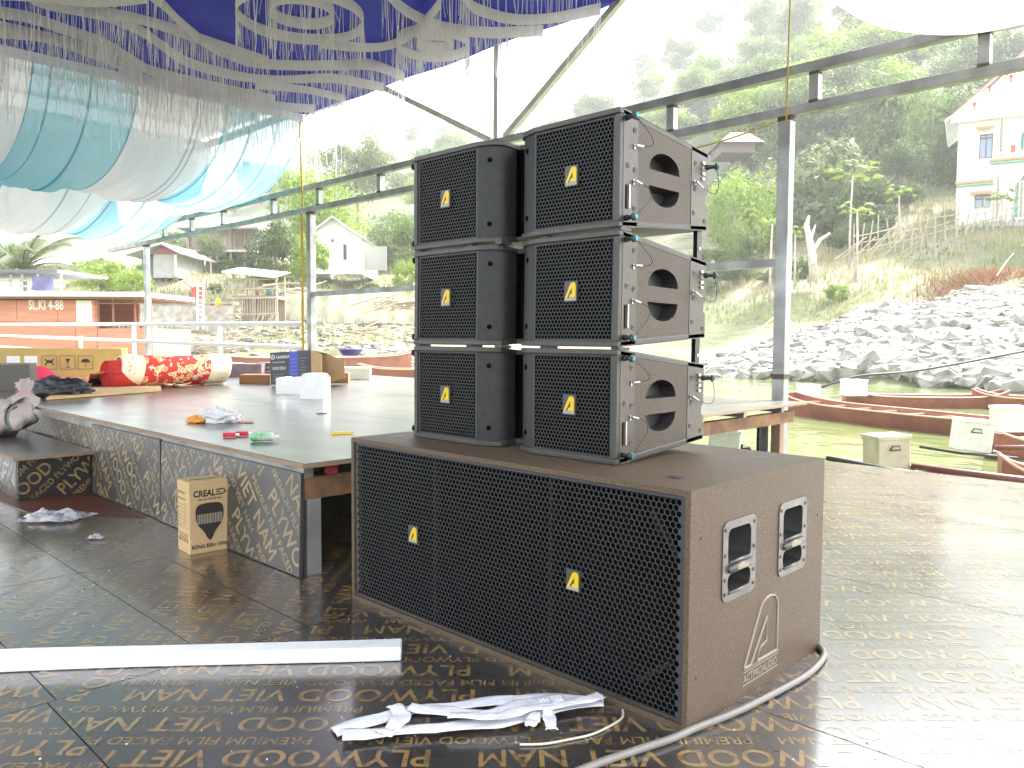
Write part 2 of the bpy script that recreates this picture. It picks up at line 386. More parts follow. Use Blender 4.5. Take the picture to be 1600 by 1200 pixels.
skirt(-5.3, -3.94, .02, .42, .0, 13, R(-47), z0=.2)
skirt(-9.5, -5.32, .02, .42, .0, 14, R(-47), z0=.2)
fm = MB(); fm.b2((-13.8,.012,.375),(-1.66,.052,.4215)); fm.build('front_tube', GALV, st)
k = 0
for y in (.35,.9,1.5,2.1,2.75,3.3,3.85):
    t = MB(); t.b2((-13.8,y,.382),(-1.63,y+.04,.4215)); t.build('joist_tube', GALV, st)
t = MB(); t.b2((-1.72,.02,.29),(-1.67,4.15,.374)); t.build('end_beam', mat('rusty_orange_beam', (.28,.15,.07), .7, metal=.2, col2=(.14,.07,.035), vs=8, bump=.2, bs=50), st)
for x, y in ((-1.70,.06),(-1.70,3.95),(-1.70,2.0),(-4.2,2.0),(-4.2,4.0),(-7,4.0)):
    t = MB(); t.b2((x-.03,y-.03,.0),(x+.03,y+.03,.29)); t.build('leg', GALV if y < 3 else PLYEDGE, st)
t = MB(); t.b2((-1.66,.10,.385),(-1.630,.14,.42)); t.build('tube_cap', mat('red_pvc', (.35,.03,.05), .4), st)
t = MB(); t.b2((-1.78,3.78,.002),(-1.76,3.92,.285)); t.build('leg_board', BLACK, st)
t = MB(); t.b2((-13.8,.08,.03),(-13.7,4.1,.4)); t.b2((-13.8,4.14,.0),(-4.4,4.16,.4)); t.build('rear_board', SKIRT, st)
# lower step
sp = emp('stage_step', 'lower plywood step box in front of the stage at the far left', 'step', (-4.4,-.2,0))
t = MB(); t.b2((-9,-.40,.232),(-3.88,.0,.25)); t.build('tread', STAGETOP, sp)
t = MB(); t.b2((-9,-.405,.2325),(-3.878,-.4005,.2495)); t.b2((-3.8795,-.3995,.2325),(-3.875,0,.2495)); t.build('ply_edge', PLYEDGE, sp)
t = MB(); t.b2((-9,-.37,.006),(-3.97,-.356,.231)); t.b2((-3.956,-.37,.006),(-3.942,-.003,.231)); rs = t.build('riser', mat('dark_riser', (.018,.017,.016), .35), sp)
t = MB(); onplane(t, pattern(.36,.22,R(42),seed=3), (-3.942,-.187,.119), (0,1,0), (0,0,1), .0009)
onplane(t, pattern(1.6,.22,R(42),seed=4), (-4.8,-.37,.119), (1,0,0), (0,0,1), .0009); t.build('printed_lettering', GOLD, rs)

# ------------------------------------------------------------------ honeycomb grille
def honey(w, h, p, wall=.13, mx=.012, mz=.006, thick=.0014, skip=None):
    """perforated sheet in xz, front at y=0 facing -y, centred; hexagonal holes, vertex up, rows staggered"""
    b = MB(); dz = p*.8660; Rr = p/math.sqrt(3); ri = Rr*(1-wall)
    nx_ = int((w-2*mx-p)/p); nz_ = int((h-2*mz-2*ri)/dz)
    cs = [(math.cos(a), math.sin(a)) for a in [math.pi/6+k*math.pi/3 for k in range(6)]]
    ox = -(nx_*p)/2-p*.25; oz = -nz_*dz/2; vid = {}
    def vert(x, z):
        kk = (round(x*5e4), round(z*5e4))
        if kk not in vid: vid[kk] = len(b.v); b.v.append((x, 0, z))
        return vid[kk]
    for j in range(-1, nz_+2):
        for i in range(-1, nx_+2):
            cx = ox+i*p+(p/2 if j % 2 else 0); cz = oz+j*dz
            o_ = [vert(cx+Rr*c, cz+Rr*s_) for c, s_ in cs]
            if i < 0 or i > nx_ or j < 0 or j > nz_ or (skip and skip(cx, cz)): 
                if abs(cx) < w/2-Rr and abs(cz) < h/2-Rr: b.f.append(tuple(o_))
                continue
            n0 = len(b.v)
            b.v += [(cx+ri*c, 0, cz+ri*s_) for c, s_ in cs]+[(cx+ri*c, thick, cz+ri*s_) for c, s_ in cs]
            for k in range(6):
                b.f.append((o_[k], o_[(k+1) % 6], n0+(k+1) % 6, n0+k)); b.f.append((n0+k, n0+(k+1) % 6, n0+6+(k+1) % 6, n0+6+k))
    X, Z = w/2, h/2; y = .0003; X0 = -ox-0+ri*.87+.0002; W2 = nx_*p/2+p*.25+ri*.87+.0001; H2 = nz_*dz/2+ri+.0001
    for lo, hi in (((-X,y,-Z),(X,y+.002,-H2)), ((-X,y,H2),(X,y+.002,Z)), ((-X,y,-H2),(-W2,y+.002,H2)), ((W2,y,-H2),(X,y+.002,H2))): b.b2(lo, hi)
    return b
APOLY = [(0,0),(.42,.8),(.5,.92),(.62,.985),(.76,1),(.9,.96),(.98,.86),(1,.75),(1,0),(.38,0),(.47,.2),(.66,.26),(.66,.68),(.2,0)]
def badge(par, c, w, h, ex=Vector((1,0,0)), ey=Vector((0,0,1))):
    ex, ey = Vector(ex), Vector(ey); n = ex.cross(ey); c = Vector(c)
    b = MB(); rot = Matrix((ex, -n, ey)).transposed(); b.box(c+n*.003, (w, .006, h), rot)
    bo = b.build('badge', BADGEG, par, bevel=.0012)
    b = MB(); b.box(c+n*.0064-ey*h*.375, (w*.84, .0012, h*.13), rot); b.build('badge_strip', SILVER, bo)
    v_, f_ = shape2d(APOLY, (), .5)
    b = MB(); b.add([c+n*(.0068+v[2]*.003)+ex*((v[0]*.80-.375)*w)+ey*((v[1]*.72-.295)*h) for v in v_], f_); b.build('badge_letter', YELLOW, bo)
    b = MB(); tx = text2d('ACTPRO AUDIO', h*.11, .01, .75, align='CENTER'); onplane(b, tx, c-ey*h*.415, ex, ey, .0073); b.build('badge_name', INKG, bo)

# ------------------------------------------------------------------ subwoofer
SW, SDp, SHt = 1.333, .718, .56
sub = emp('subwoofer', 'wide brown subwoofer cabinet with black honeycomb grille under the speaker stack', 'subwoofer', (-SW/2, SDp/2, 0))
b = MB()   # carcass: top, bottom, left, back boards and right board with holes
tt = .0145
b.b2((-SW,0,SHt-tt),(-tt,SDp,SHt)); b.b2((-SW,0,.0),(-tt,SDp,tt)); b.b2((-SW,0,tt),(-SW+tt,SDp,SHt-tt)); b.b2((-SW+tt,SDp-tt,tt),(-tt,SDp,SHt-tt))
body = b.build('cabinet', SUBBODY, sub)
def rrect(x0, y0, x1, y1, r, n=4, sl=0):
    pts = []
    for cx, cy, a0 in ((x1-r,y1-r,0),(x0+r,y1-r,90),(x0+r,y0+r,180),(x1-r,y0+r,270)):
        for k in range(n+1):
            a = R(a0+90*k/n); pts.append((cx+r*math.cos(a), cy+r*math.sin(a)))
    return pts
HND = [(.142,.306,.268,.465),(.434,.600,.268,.468)]
v_, f_ = shape2d([(0,0),(SDp,0),(SDp,SHt),(0,SHt)], [rrect(a+.014,c+.012,b_-.014,d-.012,.012) for a,b_,c,d in HND], .5)
b = MB(); b.add([(-tt/2+v[2]*tt, v[0], v[1]) for v in v_], f_); b.build('side_board', SUBBODY, sub)
for a, b_, c, d in HND:
    hd = MB(); zc = c+.43*(d-c)
    v_, f_ = shape2d(rrect(a,c,b_,d,.022), [rrect(a+.024,zc+.008,b_-.026,d-.02,.018), rrect(a+.024,c+.022,b_-.026,zc-.018,.018)], .5)
    hd.add([(.0015+v[2]*.003, v[0], v[1]) for v in v_], f_)
    h_ = hd.build('handle_plate', CAST, sub, bevel=.001)
    cup = MB()   # open cup going inwards
    for z0, z1 in ((zc+.008, d-.02),(c+.022, zc-.018)):
        P = rrect(a+.022, z0-.002, b_-.024, z1+.002, .018); n = len(P); cy, cz = (a+b_)/2, (z0+z1)/2
        vs = [(.0, y, z) for y, z in P]+[(-.05, cy+(y-cy)*.9, cz+(z-cz)*.9) for y, z in P]+[(-.085, cy+(y-cy)*.55, cz+(z-cz)*.6) for y, z in P]
        cup.add(vs, [(i, (i+1) % n, n+(i+1) % n, n+i) for i in range(n)]+[(n+i, n+(i+1) % n, 2*n+(i+1) % n, 2*n+i) for i in range(n)]+[tuple(range(2*n, 3*n))])
    cup.build('handle_cup', mat('cup_grey', (.035,.034,.032), .4), h_, smooth=True)
    bar = MB(); bar.cyl((.004, a+.026, zc-.005), (.004, b_-.026, zc-.005), .010, 12); bar.build('handle_bar', CAST, h_, smooth=True)
    for z0 in (zc+.012, c+.022):
        lips = MB(); lips.cyl((.004, a+.03, z0-.001), (.004, b_-.03, z0-.001), .004, 8); lips.build('handle_lip', CAST, h_, smooth=True)
    sc = MB()
    for yy in (a+.011, b_-.011):
        for zz in (c+.02, zc-.03, zc+.03, d-.02): sc.cyl((.0028,yy,zz),(.0048,yy,zz),.0048,8)
    sc.build('screw', BLACKM, h_)
    lb = MB(); lb.b2((.0137,a+.055,zc-.009),(.0145,b_-.055,zc+.001)); lb.build('caution_sticker', mat('pale_sticker', (.30,.27,.15), .5), h_)
# embossed logo on the side (raised outline lines)
lg = MB(); AX0, AX1, AZ0, AZ1 = .262, .448, .075, .232
def L2(u, v): return Vector((.0006, AX0+(AX1-AX0)*(u*.96+.0), AZ0+(AZ1-AZ0)*v))
lg.tube([L2(*q) for q in APOLY+[APOLY[0]]], .003, 6, cap=False)
for zz in (.070,.063): lg.beam((.0006,AX0-.002,zz),(.0006,AX1,zz),.002,.002)
lg.beam((.0006,AX0-.006,.030),(.0006,AX1,.030),.002,.002)
onplane(lg, text2d('ACTPROAUDIO', .030, .012, .84), (.0,AX0-.002,.036), (0,1,0), (0,0,1), .0012)
lg.build('embossed_logo', mat('embossed_paint', (.30,.25,.20), .35), sub)
# grille, frame, foam behind
gr = honey(SW-.032, SHt-.034, .0155, wall=.13, mx=.010, mz=.004, skip=lambda x, z: (abs(x+.33) < .021 and abs(z-.004) < .027) or (abs(x-.324) < .021 and abs(z-.001) < .027))
fr(Matrix.Translation((-SW/2, .006, SHt/2)), gr); gro = gr.build('grille', GRILLE, sub)
b = MB(); b.b2((-SW+.0147,.03,.0147),(-.0147,.036,SHt-.0147)); b.build('foam_backing', FOAM, sub)
BRK = mat('brace_dark', (.006,.006,.006), .8, spec=.2)
for x in (-.903, -.43): b = MB(); b.b2((x-.006,.010,.03),(x+.006,.029,SHt-.03)); b.build('grille_brace', BRK, sub)
for x0,z0,x1,z1 in ((-.11,.50,-.04,.40),(-.14,.08,-.05,.15),(-1.29,.13,-1.24,.07)): b = MB(); b.beam((x0,.014,z0),(x1,.014,z1),.012,.014,(0,1,0)); b.build('grille_brace', BRK, sub)
badge(sub, (-.997,.006,.284), .046, .056); badge(sub, (-.343,.006,.281), .046, .056)
for x, y in ((-.123,.131),(-.134,.665-.07),(-1.25,.131),(-1.25,.6)):   # dished locating cups in the top
    b = MB(); b.lathe([(.001,.0012),(.019,.0012),(.0235,.0004)], 20, Matrix.Translation((x,y,SHt))); b.build('stacking_cup', BLACK, sub)
b = MB(); b.cyl((-.0,.045,.445),( .0015,.045,.445),.003,8); b.cyl((-.0,.035,.12),( .0015,.035,.12),.003,8); b.cyl((0,.68,.40),(.0015,.68,.40),.003,8); b.build('screw', BLACK, sub)
b = MB()
for x in (-SW+.06,-.06):
    for y in (.06,SDp-.06): b.cyl((x,y,-.0),(x,y,.002),.02,12)
# ------------------------------------------------------------------ line array cabinets
CXm, HW, FY, RB = -.762, .430, .165, .602     # centre x, half width, front y, rear y
def plan(inset=0, hw=HW, lip=0.0):
    """front outline from right to left (x rel. centre, y rel. front), smooth bends into the centre throat"""
    R_ = [(hw-inset, 0-lip+inset*0)]
    half = [(hw-inset, -lip), (.122,-lip), (.108,.003-lip), (.087,.0105-lip), (.068,.019-lip), (.053,.027-lip), (.042,.038-lip), (.036,.054-lip), (.033,.088-lip), (.029,.098-lip), (.0,.10-lip)]
    return half + [(-x, y) for x, y in half[-2::-1]]
ZF0, ZF1, TD, BR_ = 0.0, .312, .048, .034
def ztop(y): return ZF1 - TD*max(0, (y-.02))/(RB-FY-.02)
def zbot(y): return BR_*max(0, (y-.02))/(RB-FY-.02)
def cab(z0, label, pitch):
    root = emp('line_array_speaker', label, 'speaker', (CXm, FY, z0), 0, 'speakers stacked on the subwoofer')
    def slab(zfa, zfb, outline, name, m, bev=.003, rear=RB-FY, smooth=False):
        b = MB(); pts = outline+[(outline[-1][0], rear), (outline[0][0], rear)]
        n = len(pts); vs = [(x, y, zfa(y)) for x, y in pts]+[(x, y, zfb(y)) for x, y in pts]
        b.add(vs, [tuple(range(n)), tuple(range(2*n-1, n-1, -1))]+[(i, n+i, n+(i+1) % n, (i+1) % n) for i in range(n)])
        return b.build(name, m, root, local=True, bevel=bev)
    # top and bottom plates follow the wavy front, slightly proud
    slab(lambda y: ztop(y)-.016, ztop, plan(0, HW, .006), 'top_plate', PLATE, .003)
    slab(zbot, lambda y: zbot(y)+.016, plan(0, HW, .006), 'bottom_plate', PLATE, .003)
    core = [(HW-.07,.022),(.125,.022),(.090,.032),(.050,.07),(.042,.115),(-.042,.115),(-.050,.07),(-.090,.032),(-.125,.022),(-HW+.07,.022)]
    slab(lambda y: zbot(y)+.0165, lambda y: ztop(y)-.0165, core, 'inner_shell', FOAM, 0)
    H = ZF1-.030; zc = ZF1/2
    for s in (1, -1):
        # grille panel
        gx = s*(.120+HW-.018)/2; gw = HW-.018-.120
        gp = emp_part = None
        g_ = honey(gw, H, .0124, wall=.15, mx=.004, mz=.004, skip=lambda x, z: abs(x) < .022 and abs(z) < .028)
        fr(Matrix.Translation((gx, .001, zc)), g_); go = g_.build('grille', GRILLE, root, local=True)
        f_ = MB(); f_.b2((gx-gw/2,.016,zc-H/2),(gx+gw/2,.020,zc+H/2)); f_.build('foam_backing', FOAM, go, local=True)
        bb = MB(); badge_local(go, root, (gx, -.0002, zc-.002), .047, .058)
        # curved throat plate with screws
        ol = [(.1205,.0005),(.109,.0035),(.088,.0110),(.070,.0195),(.0555,.028),(.0455,.039),(.0395,.055),(.0365,.088)]
        b = MB(); vs = []; n = len(ol)
        for z in (zc-H/2, zc+H/2): vs += [(s*x, y, z) for x, y in ol]
        b.add(vs, [(i, i+1, n+i+1, n+i) if s > 0 else (i+1, i, n+i, n+i+1) for i in range(n-1)])
        b.build('throat_plate', FRONT, root, local=True, smooth=True)
        for z in (zc-.098, zc+.098):
            b = MB()
            c = Vector((s*.080,.0150,z)); nrm = Vector((s*-.42,-.91,0)); b.cyl(c-nrm*.004, c+nrm*.0028, .0078, 14)
            b.build('throat_screw', FOAM, root, local=True)
        # end frame (front vertical lip)
        b = MB(); b.b2((s*HW-s*.017, -.004, .0165),(s*HW, .012, ZF1-.0165)); b.build('end_lip', PLATE, root, local=True, bevel=.002)
        # side : steel strip front, panel with D handles, steel strip rear
        xs_ = s*(HW-.004)
        def plate_yz(poly, holes, x, th, name, m, bev=.001, par=root):
            v_, ff = shape2d(poly, holes, .5); b = MB()
            b.add([(x+v[2]*th*1.0, v[0], v[1]) for v in v_], ff); return b.build(name, m, par, local=True, bevel=bev)
        def quad(y0, y1): return [(y0, zbot(y0)+.0005), (y1, zbot(y1)+.0005), (y1, ztop(y1)-.0005), (y0, ztop(y0)-.0005)]
        y1_, y2_, y3_ = .078, .347, RB-FY
        def dome(cy, z, w, h, up_): 
            return [(cy-w, z)]+[(cy-w*math.cos(R(a)), z+up_*(h*math.sin(R(a))**.9)) for a in range(15, 180, 15)]+[(cy+w, z)]
        cy = .208
        holes = [dome(cy, .172, .076, .052, 1), dome(cy, .128, .076, .052, -1)]
        plate_yz(quad(y1_+.001, y2_-.001), holes, xs_, .006, 'side_panel', CABBODY)
        for hz in holes:      # recessed pocket behind each D
            n = len(hz); c0, c1 = sum(p[0] for p in hz)/n, sum(p[1] for p in hz)/n
            vs = [(xs_, y, z) for y, z in hz]+[(xs_-s*.045, c0+(y-c0)*.92, c1+(z-c1)*.92) for y, z in hz]
            b = MB(); b.add(vs, [(i, (i+1) % n, n+(i+1) % n, n+i) for i in range(n)]+[tuple(range(n, 2*n))])
            b.build('handle_pocket', mat('pocket_dark', (.03,.026,.027), .45), root, local=True)
        slot = rrect(.022,.050,.031,.115,.004)
        plate_yz(quad(.0125, y1_), [slot], s*(HW-.002), .004, 'front_rigging_strip', CABTRIM)
        zz0, zz1 = zbot(.4), ztop(.4)
        rear = [(y2_, zbot(y2_)+.0005), (y3_, zbot(y3_)+.0005), (y3_, zz0+.075), (y3_-.012, zz0+.082), (y3_-.012, zz0+.105), (y3_, zz0+.112), (y3_, ztop(y3_)-.0005), (y2_, ztop(y2_)-.0005)]
        plate_yz(rear, [rrect(y3_-.020, zz1-.085+i*.0001, y3_-.012, zz1-.075, .002) for i in (0,)], s*(HW-.002), .004, 'rear_rigging_strip', CABTRIM)
        X = s*HW
        for y, z in ((.062,.262),(.032,.165),(.064,.158),(.064,.055),(y2_+.02,.225),(y2_+.02,.15),(y2_+.016,.08),(y3_-.014,.062)):
            b = MB(); b.lathe([(.0075,.0),(.0078,.0012),(.0058,.0016),(.0052,.0008),(.001,.0008)], 12, Matrix.Translation((X,y,z)) @ Matrix.Rotation(s*math.pi/2, 4, 'Y'))
            sw_ = b.build('strip_screw', CABTRIM, root, local=True, smooth=True)
            b = MB(); b.cyl((X-s*.002,y,z),(X+s*.0014,y,z),.0024,8); b.build('screw_recess', BLACK, sw_, local=True)
        for y, z in ((cy-.06,.212),(cy+.062,.207),(cy-.062,.098),(cy+.06,.09)):
            b = MB(); b.cyl((X-s*.004,y,z),(X-s*.0002,y,z),.0024,8); b.build('screw_hole', BLACK, root, local=True)
        b = MB(); b.b2((X-s*.012,.020,.048),(X-s*.006,.033,.117)); b.build('slot_liner', BLACK, root, local=True)
        b = MB(); b.b2((X+s*.0003,.036,.052),(X+s*.004,.041,.116)); b.build('slot_lever', CHROME, root, local=True, bevel=.001)
        def pin(y, z, rear_=False):
            d = Vector((s*1.0, -.12 if not rear_ else .35, 0)).normalized(); p = Vector((X, y, z))
            b = MB(); b.tube([p-d*.004, p+d*.010, p+d*.012, p+d*.026], [.0078,.0078,.0055,.0055], 12)
            k = b.build('locking_pin', BLACKM, root, local=True, smooth=True, auto=True)
            b = MB(); b.tube([p+d*.026, p+d*.028, p+d*.034, p+d*.036], [.0055,.0108,.0108,.006], 14); b.build('pin_knob', BLACKM, k, local=True, smooth=True, auto=True)
            b = MB(); b.cyl(p+d*.036, p+d*.0395, .0055, 10); b.build('pin_button', TEAL, k, local=True)
            return p+d*.030
        def loop(p, q, sag, out):
            pts = []
            for i in range(15):
                t_ = i/14; c = Vector(p).lerp(Vector(q), t_); a = math.sin(math.pi*t_)
                pts.append(c+Vector((s*.006*a+s*.002, out*a, -sag*a)))
            b = MB(); b.tube(pts, .0011, 5); b.build('safety_wire', BLACKM, root, local=True, smooth=True)
            b = MB(); b.b2((X+s*.0005, q[1]-.003, q[2]-.010),(X+s*.003, q[1]+.003, q[2]+.003)); b.tube([Vector(q)+Vector((s*.006,0,0)), pts[-3]], .003, 6); b.build('wire_lug', CHROME, root, local=True)
        p1 = pin(.024,.288); loop(p1, (X+s*.002,.060,.222), .02, .075)
        p2 = pin(.026,.026); loop(p2, (X+s*.002,.058,.128), -.02, .07)
        p3 = pin(y3_-.010, ztop(y3_)-.042, True); loop(p3, (X+s*.002, y2_+.014, .17), .05, .05)
        b = MB()
        for i in range(4): b.b2((X+s*.0005, y3_-.036, ztop(.4)-.088+i*.0155),(X+s*.005, y3_-.022, ztop(.4)-.079+i*.0155))
        b.build('angle_stop', CHROME, root, local=True, bevel=.001)
    # rear board
    b = MB(); y3_ = RB-FY; b.b2((-HW+.008,y3_-.014,zbot(y3_)+.0165),(HW-.008,y3_-.002,ztop(y3_)-.0165)); b.build('rear_board', CABBODY, root, local=True)
    root.rotation_euler = (R(pitch), 0, 0)
    return root
def badge_local(par, root, c, w, h):
    M0 = WM[par]; WM[par] = Matrix.Identity(4); badge(par, c, w, h); WM[par] = M0
def fixwm(o, M):
    WM[o] = M
    for c in o.children: fixwm(c, M)
c0 = cab(.5615, 'bottom dark speaker cabinet of the stack, resting on the brown subwoofer', 0)
c1 = copy_tree(c0); c1.location.z = .879; c1.rotation_euler = (R(-.9),0,0); c1['label'] = 'middle dark speaker cabinet, between the top and bottom cabinets of the stack'
c2 = copy_tree(c0); c2.location.z = 1.197; c2.rotation_euler = (R(-.2),0,0); c2['label'] = 'topmost dark speaker cabinet of the stack on the subwoofer'
for c_, rz_, gap in ((c1, 1, .0), (c2, 1, 0)):
    pass
def rbar(par, z0, z1, s):
    b = MB(); b.b2((s*(HW-.02)-.007, RB-FY-.03, z0),(s*(HW-.02)+.007, RB-FY-.005, z1)); b.build('rear_link_bar', BLACKM, par, local=True)
    b = MB(); b.cyl((s*(HW-.02)-.009, RB-FY-.017, (z0+z1)/2),(s*(HW-.02)+.009, RB-FY-.017, (z0+z1)/2), .005, 8); b.build('link_pin', CHROME, par, local=True)
for c_ in (c1, c2):
    for s in (1,-1): rbar(c_, -.075, zbot(.43)+.002, s)
    b = MB()
    for x in (-HW+.012,-.16,-.03,.16,HW-.012): b.b2((x-.014,.004,-.008),(x+.014,.05,.0005))
    b.build('spacer_foot', BLACKM, c_, local=True)

# ------------------------------------------------------------------ steel frame of the shelter
TY = 4.25
sf = emp('steel_frame', 'galvanised steel frame of posts and double top beam along the river side', 'steel frame', (-1.84, TY, 0))
ZL, ZU, TW = 2.615, 2.905, .072
for x, zb in ((-1.835,-.4),(-8.52,-.4),(-14.15,-.4),(2.2,-.4)):
    t = MB(); t.b2((x-.048,TY-.045,zb),(x+.048,TY+.045,ZL-TW/2)); t.build('post', GALV, sf, bevel=.006)
    t = MB(); t.b2((x-.052,TY-.049,ZL-TW/2-.035),(x+.052,TY+.049,ZL-TW/2-.001)); t.b2((x-.05,TY-.047,.60),(x+.05,TY+.047,.64)) if x > -3 else None; t.build('rust_patch', RUST, sf)
t = MB(); t.b2((-16,TY-.036,ZL-TW/2),(2.25,TY+.036,ZL+TW/2)); t.build('lower_chord', GALV, sf, bevel=.005)
t = MB(); t.b2((-16,TY-.036,ZU-TW/2),(2.25,TY+.036,ZU+TW/2)); t.build('upper_chord', GALV, sf, bevel=.005)
for x in (-13.3,-12.2,-11.05,-9.5,-8.3,-6.95,-4.3,-2.85,-1.62,-.52,.7,1.8):
    t = MB(); t.b2((x-.034,TY-.034,ZL+TW/2),(x+.034,TY+.034,ZU-TW/2)); t.build('strut', GALV, sf)
    t = MB()
    for z in (ZL+TW/2+.002, ZU-TW/2-.014): t.b2((x-.0355,TY-.037,z-.014),(x+.0355,TY+.037,z+.008))
    t.build('weld_rust', RUST, sf)
RZ = 3.93
BRC = mat('pale_primer', (.62,.62,.60), .5, col2=(.5,.5,.48), vs=6)
t = MB(); t.b2((-4.98,TY-.03,ZU+.036),(-4.92,TY+.03,RZ)); t.build('king_post', BRC, sf)
for x1_ in (-7.1,-2.9): t = MB(); t.beam((-4.93+(.1 if x1_ > -4 else -.1),TY,ZU+.036),(x1_-( .45 if x1_>-4 else -.1),TY,RZ),.06,.06); t.build('brace', BRC, sf)
t = MB(); t.b2((-16,TY-.04,RZ),(2.25,TY+.04,RZ+.08)); t.build('eave_beam', GALV, sf)
for a, b_ in (((-8.47,1.48),(-4.2,1.48)),((-4.3,1.49),(-1.885,1.49))):
    t = MB(); t.b2((a[0],TY-.03,a[1]-.03),(b_[0],TY+.03,a[1]+.03)); t.build('middle_rail', GALV, sf)
# far posts carrying the roof behind the camera
for x in (-14.15,-8.52,2.1):
    t = MB(); t.b2((x-.045,-2.5,0),(x+.045,-2.41,RZ)); t.build('rear_post', GALV, sf)
# roof sheet + purlins
ro = emp('shelter_roof', 'grey corrugated translucent roof above the draped fabric, carried by steel purlins', 'roof', (-6,-1,4.2))
b = MB(); n = 240
b.grid(lambda u, v: (-16+18.2*u, -2.5+6.85*v, 4.15+.018*(1 if int(u*n) % 2 else -1)), n, 1); b.build('roof_sheet', mat('fibre_roof', (.5,.5,.5), .5, trl=.28), ro)  # translucent and cut short behind the camera to let in more daylight
for x in (-15,-14,-13,-12,-11,-10,-9.2,-6,-3,0,2.1):
    t = MB(); t.b2((x-.03,-2.5,4.06),(x+.03,4.3,4.125)); t.build('purlin', WHITE if x < -9 else GALV, ro)
# railing behind the stage
rl = emp('railing', 'white pipe railing behind the stage along the river', 'railing', (-12, 4.2, .44))
for z in (1.10,.80,.50):
    t = MB(); t.cyl((-26,TY-.09,z+.12),(-8.6,TY-.09,z-.02 if z > 1 else z-.04),.034,10); t.build('rail', WHITE, rl, smooth=True)
for px_ in (127,210,280,1045-1045+344):
    p = un(px_, 560, 1, TY-.09); t = MB(); t.b2((p.x-.03,TY-.12,.44),(p.x+.03,TY-.06,1.14 if px_ in (210,344) else .9)); t.build('baluster', WHITE, rl)

# ------------------------------------------------------------------ ceiling cloth, ruffle bands with fringe
CZ = 3.88
b = MB(); b.grid(lambda u, v: (-8.62+10.7*u, -2.4+6.66*v, CZ+.03*math.sin(u*40)*math.sin(v*9)), 90, 40)
BLUE = mat('royal_blue_cloth', (.014,.02,.33), .75, col2=(.02,.03,.40), vs=2, trl=.10)
ceil_o = tag(b.build('ceiling_cloth', BLUE, smooth=True), 'royal blue cloth stretched under the roof as a ceiling', 'ceiling cloth')
RIB = mat('white_ruffle', (.88,.83,.89), .9, trl=.45, col2=(.79,.74,.80), vs=40)
STR = mat('white_fringe', (.80,.755,.83), .8, trl=.3)
def smoothline(pts, n=10):
    out = []
    for i in range(len(pts)-1):
        p0, p1, p2, p3 = pts[max(i-1,0)], pts[i], pts[i+1], pts[min(i+2, len(pts)-1)]
        for k in range(n):
            t_ = k/n; out.append(.5*((2*p1)+(p2-p0)*t_+(2*p0-5*p1+4*p2-p3)*t_*t_+(3*p1-p0-3*p2+p3)*t_**3))
    return out+[pts[-1]]
nb = 0
BANDLAB = {}
def band(pix_pts, label, drop=.095, sway=.016, flen=.34, dens=60, z=CZ-.02, world=None, ring=False, cat='ruffle band', group='white fringed bands on the blue ceiling'):
    global nb; nb += 1; rr = random.Random(nb)
    P = world or smoothline([un(x, y, 2, z) for x, y in pix_pts], 10)
    root = tag(bpy.data.objects.new('fringed_band', None), label, cat, group); COL.objects.link(root); root.location = P[0]; WM[root] = Matrix.Translation(P[0])
    rb = MB(); vs = []; 
    for p in P: vs += [Vector((p.x, p.y, z+.012)), Vector((p.x+rr.uniform(-.004,.004), p.y+rr.uniform(-.004,.004), z-drop))]
    rb.add(vs, [(2*i, 2*i+2, 2*i+3, 2*i+1) for i in range(len(P)-1)])
    rb.build('ribbon', RIB, root, smooth=True)
    fg = MB(); acc = 0
    for a, b_ in zip(P, P[1:]):
        L = (b_-a).length; n = max(1, int(L*dens))
        for k in range(n):
            if rr.random() < .12: continue
            c = a.lerp(b_, (k+rr.random())/n); ln = flen*rr.uniform(.45,1.3); w_ = rr.uniform(.0022,.0042); an = rr.uniform(0, math.pi)
            d = Vector((math.cos(an), math.sin(an), 0))*w_; sx, sy = rr.gauss(0,sway), rr.gauss(0,sway)
            pts = [Vector((c.x, c.y, z-drop*.92)), Vector((c.x+sx*.3, c.y+sy*.3, z-drop-ln*.35)), Vector((c.x+sx*.8, c.y+sy*.8, z-drop-ln*.7)), Vector((c.x+sx*1.3, c.y+sy*1.1, z-drop-ln))]
            vs = []
            for p in pts: vs += [p-d, p+d]
            fg.add(vs, [(0,1,3,2),(2,3,5,4),(4,5,7,6)])
    f_ = fg.build('fringe', STR, root); f_['kind'] = 'stuff'
def c1(pts): return [(x/2.5, y/2.5) for x, y in pts]
band(c1([(-60,20),(0,30),(120,52),(260,100),(400,150),(520,220),(640,290),(800,340),(1000,352)]), 'fringed white band, second up from the striped drape at the far left')
band(c1([(-60,105),(0,110),(150,125),(300,170),(450,230),(600,310),(750,350),(900,378),(1100,402),(1230,412)]), 'fringed white band running along the edge nearest the blue and white drape')
band(c1([(120,-30),(200,0),(400,40),(560,110),(700,210),(800,250),(950,285),(1100,292),(1300,292),(1420,312),(1500,328)]), 'long fringed white band sweeping from the top left past under the large ring')
band(c1([(560,-60),(640,0),(700,60),(800,150),(900,200),(1000,230),(1150,240),(1300,240),(1450,240),(1570,280)]), 'fringed white band directly above the bare blue patch beside the large ring')
band(c1([(1000,315),(1200,335),(1350,370)]), 'short fringed white band at the ceiling corner by the drape')
band([(595,-30),(623,0),(651,19),(684,33),(725,41),(780,44),(849,41)], 'fringed white band sweeping just above the small ring to the ceiling edge')
band([(715,-30),(736,0),(758,11),(794,21),(835,22),(890,16),(939,6)], 'fringed white band nearest the right tip of the blue ceiling')
band([(538,98),(560,93),(587,96),(615,107),(632,116)], 'short fringed white band left of the small ring')
band([(-40,-20),(60,-14),(150,-6),(230,-12)], 'fringed white band at the very top left of the ceiling')
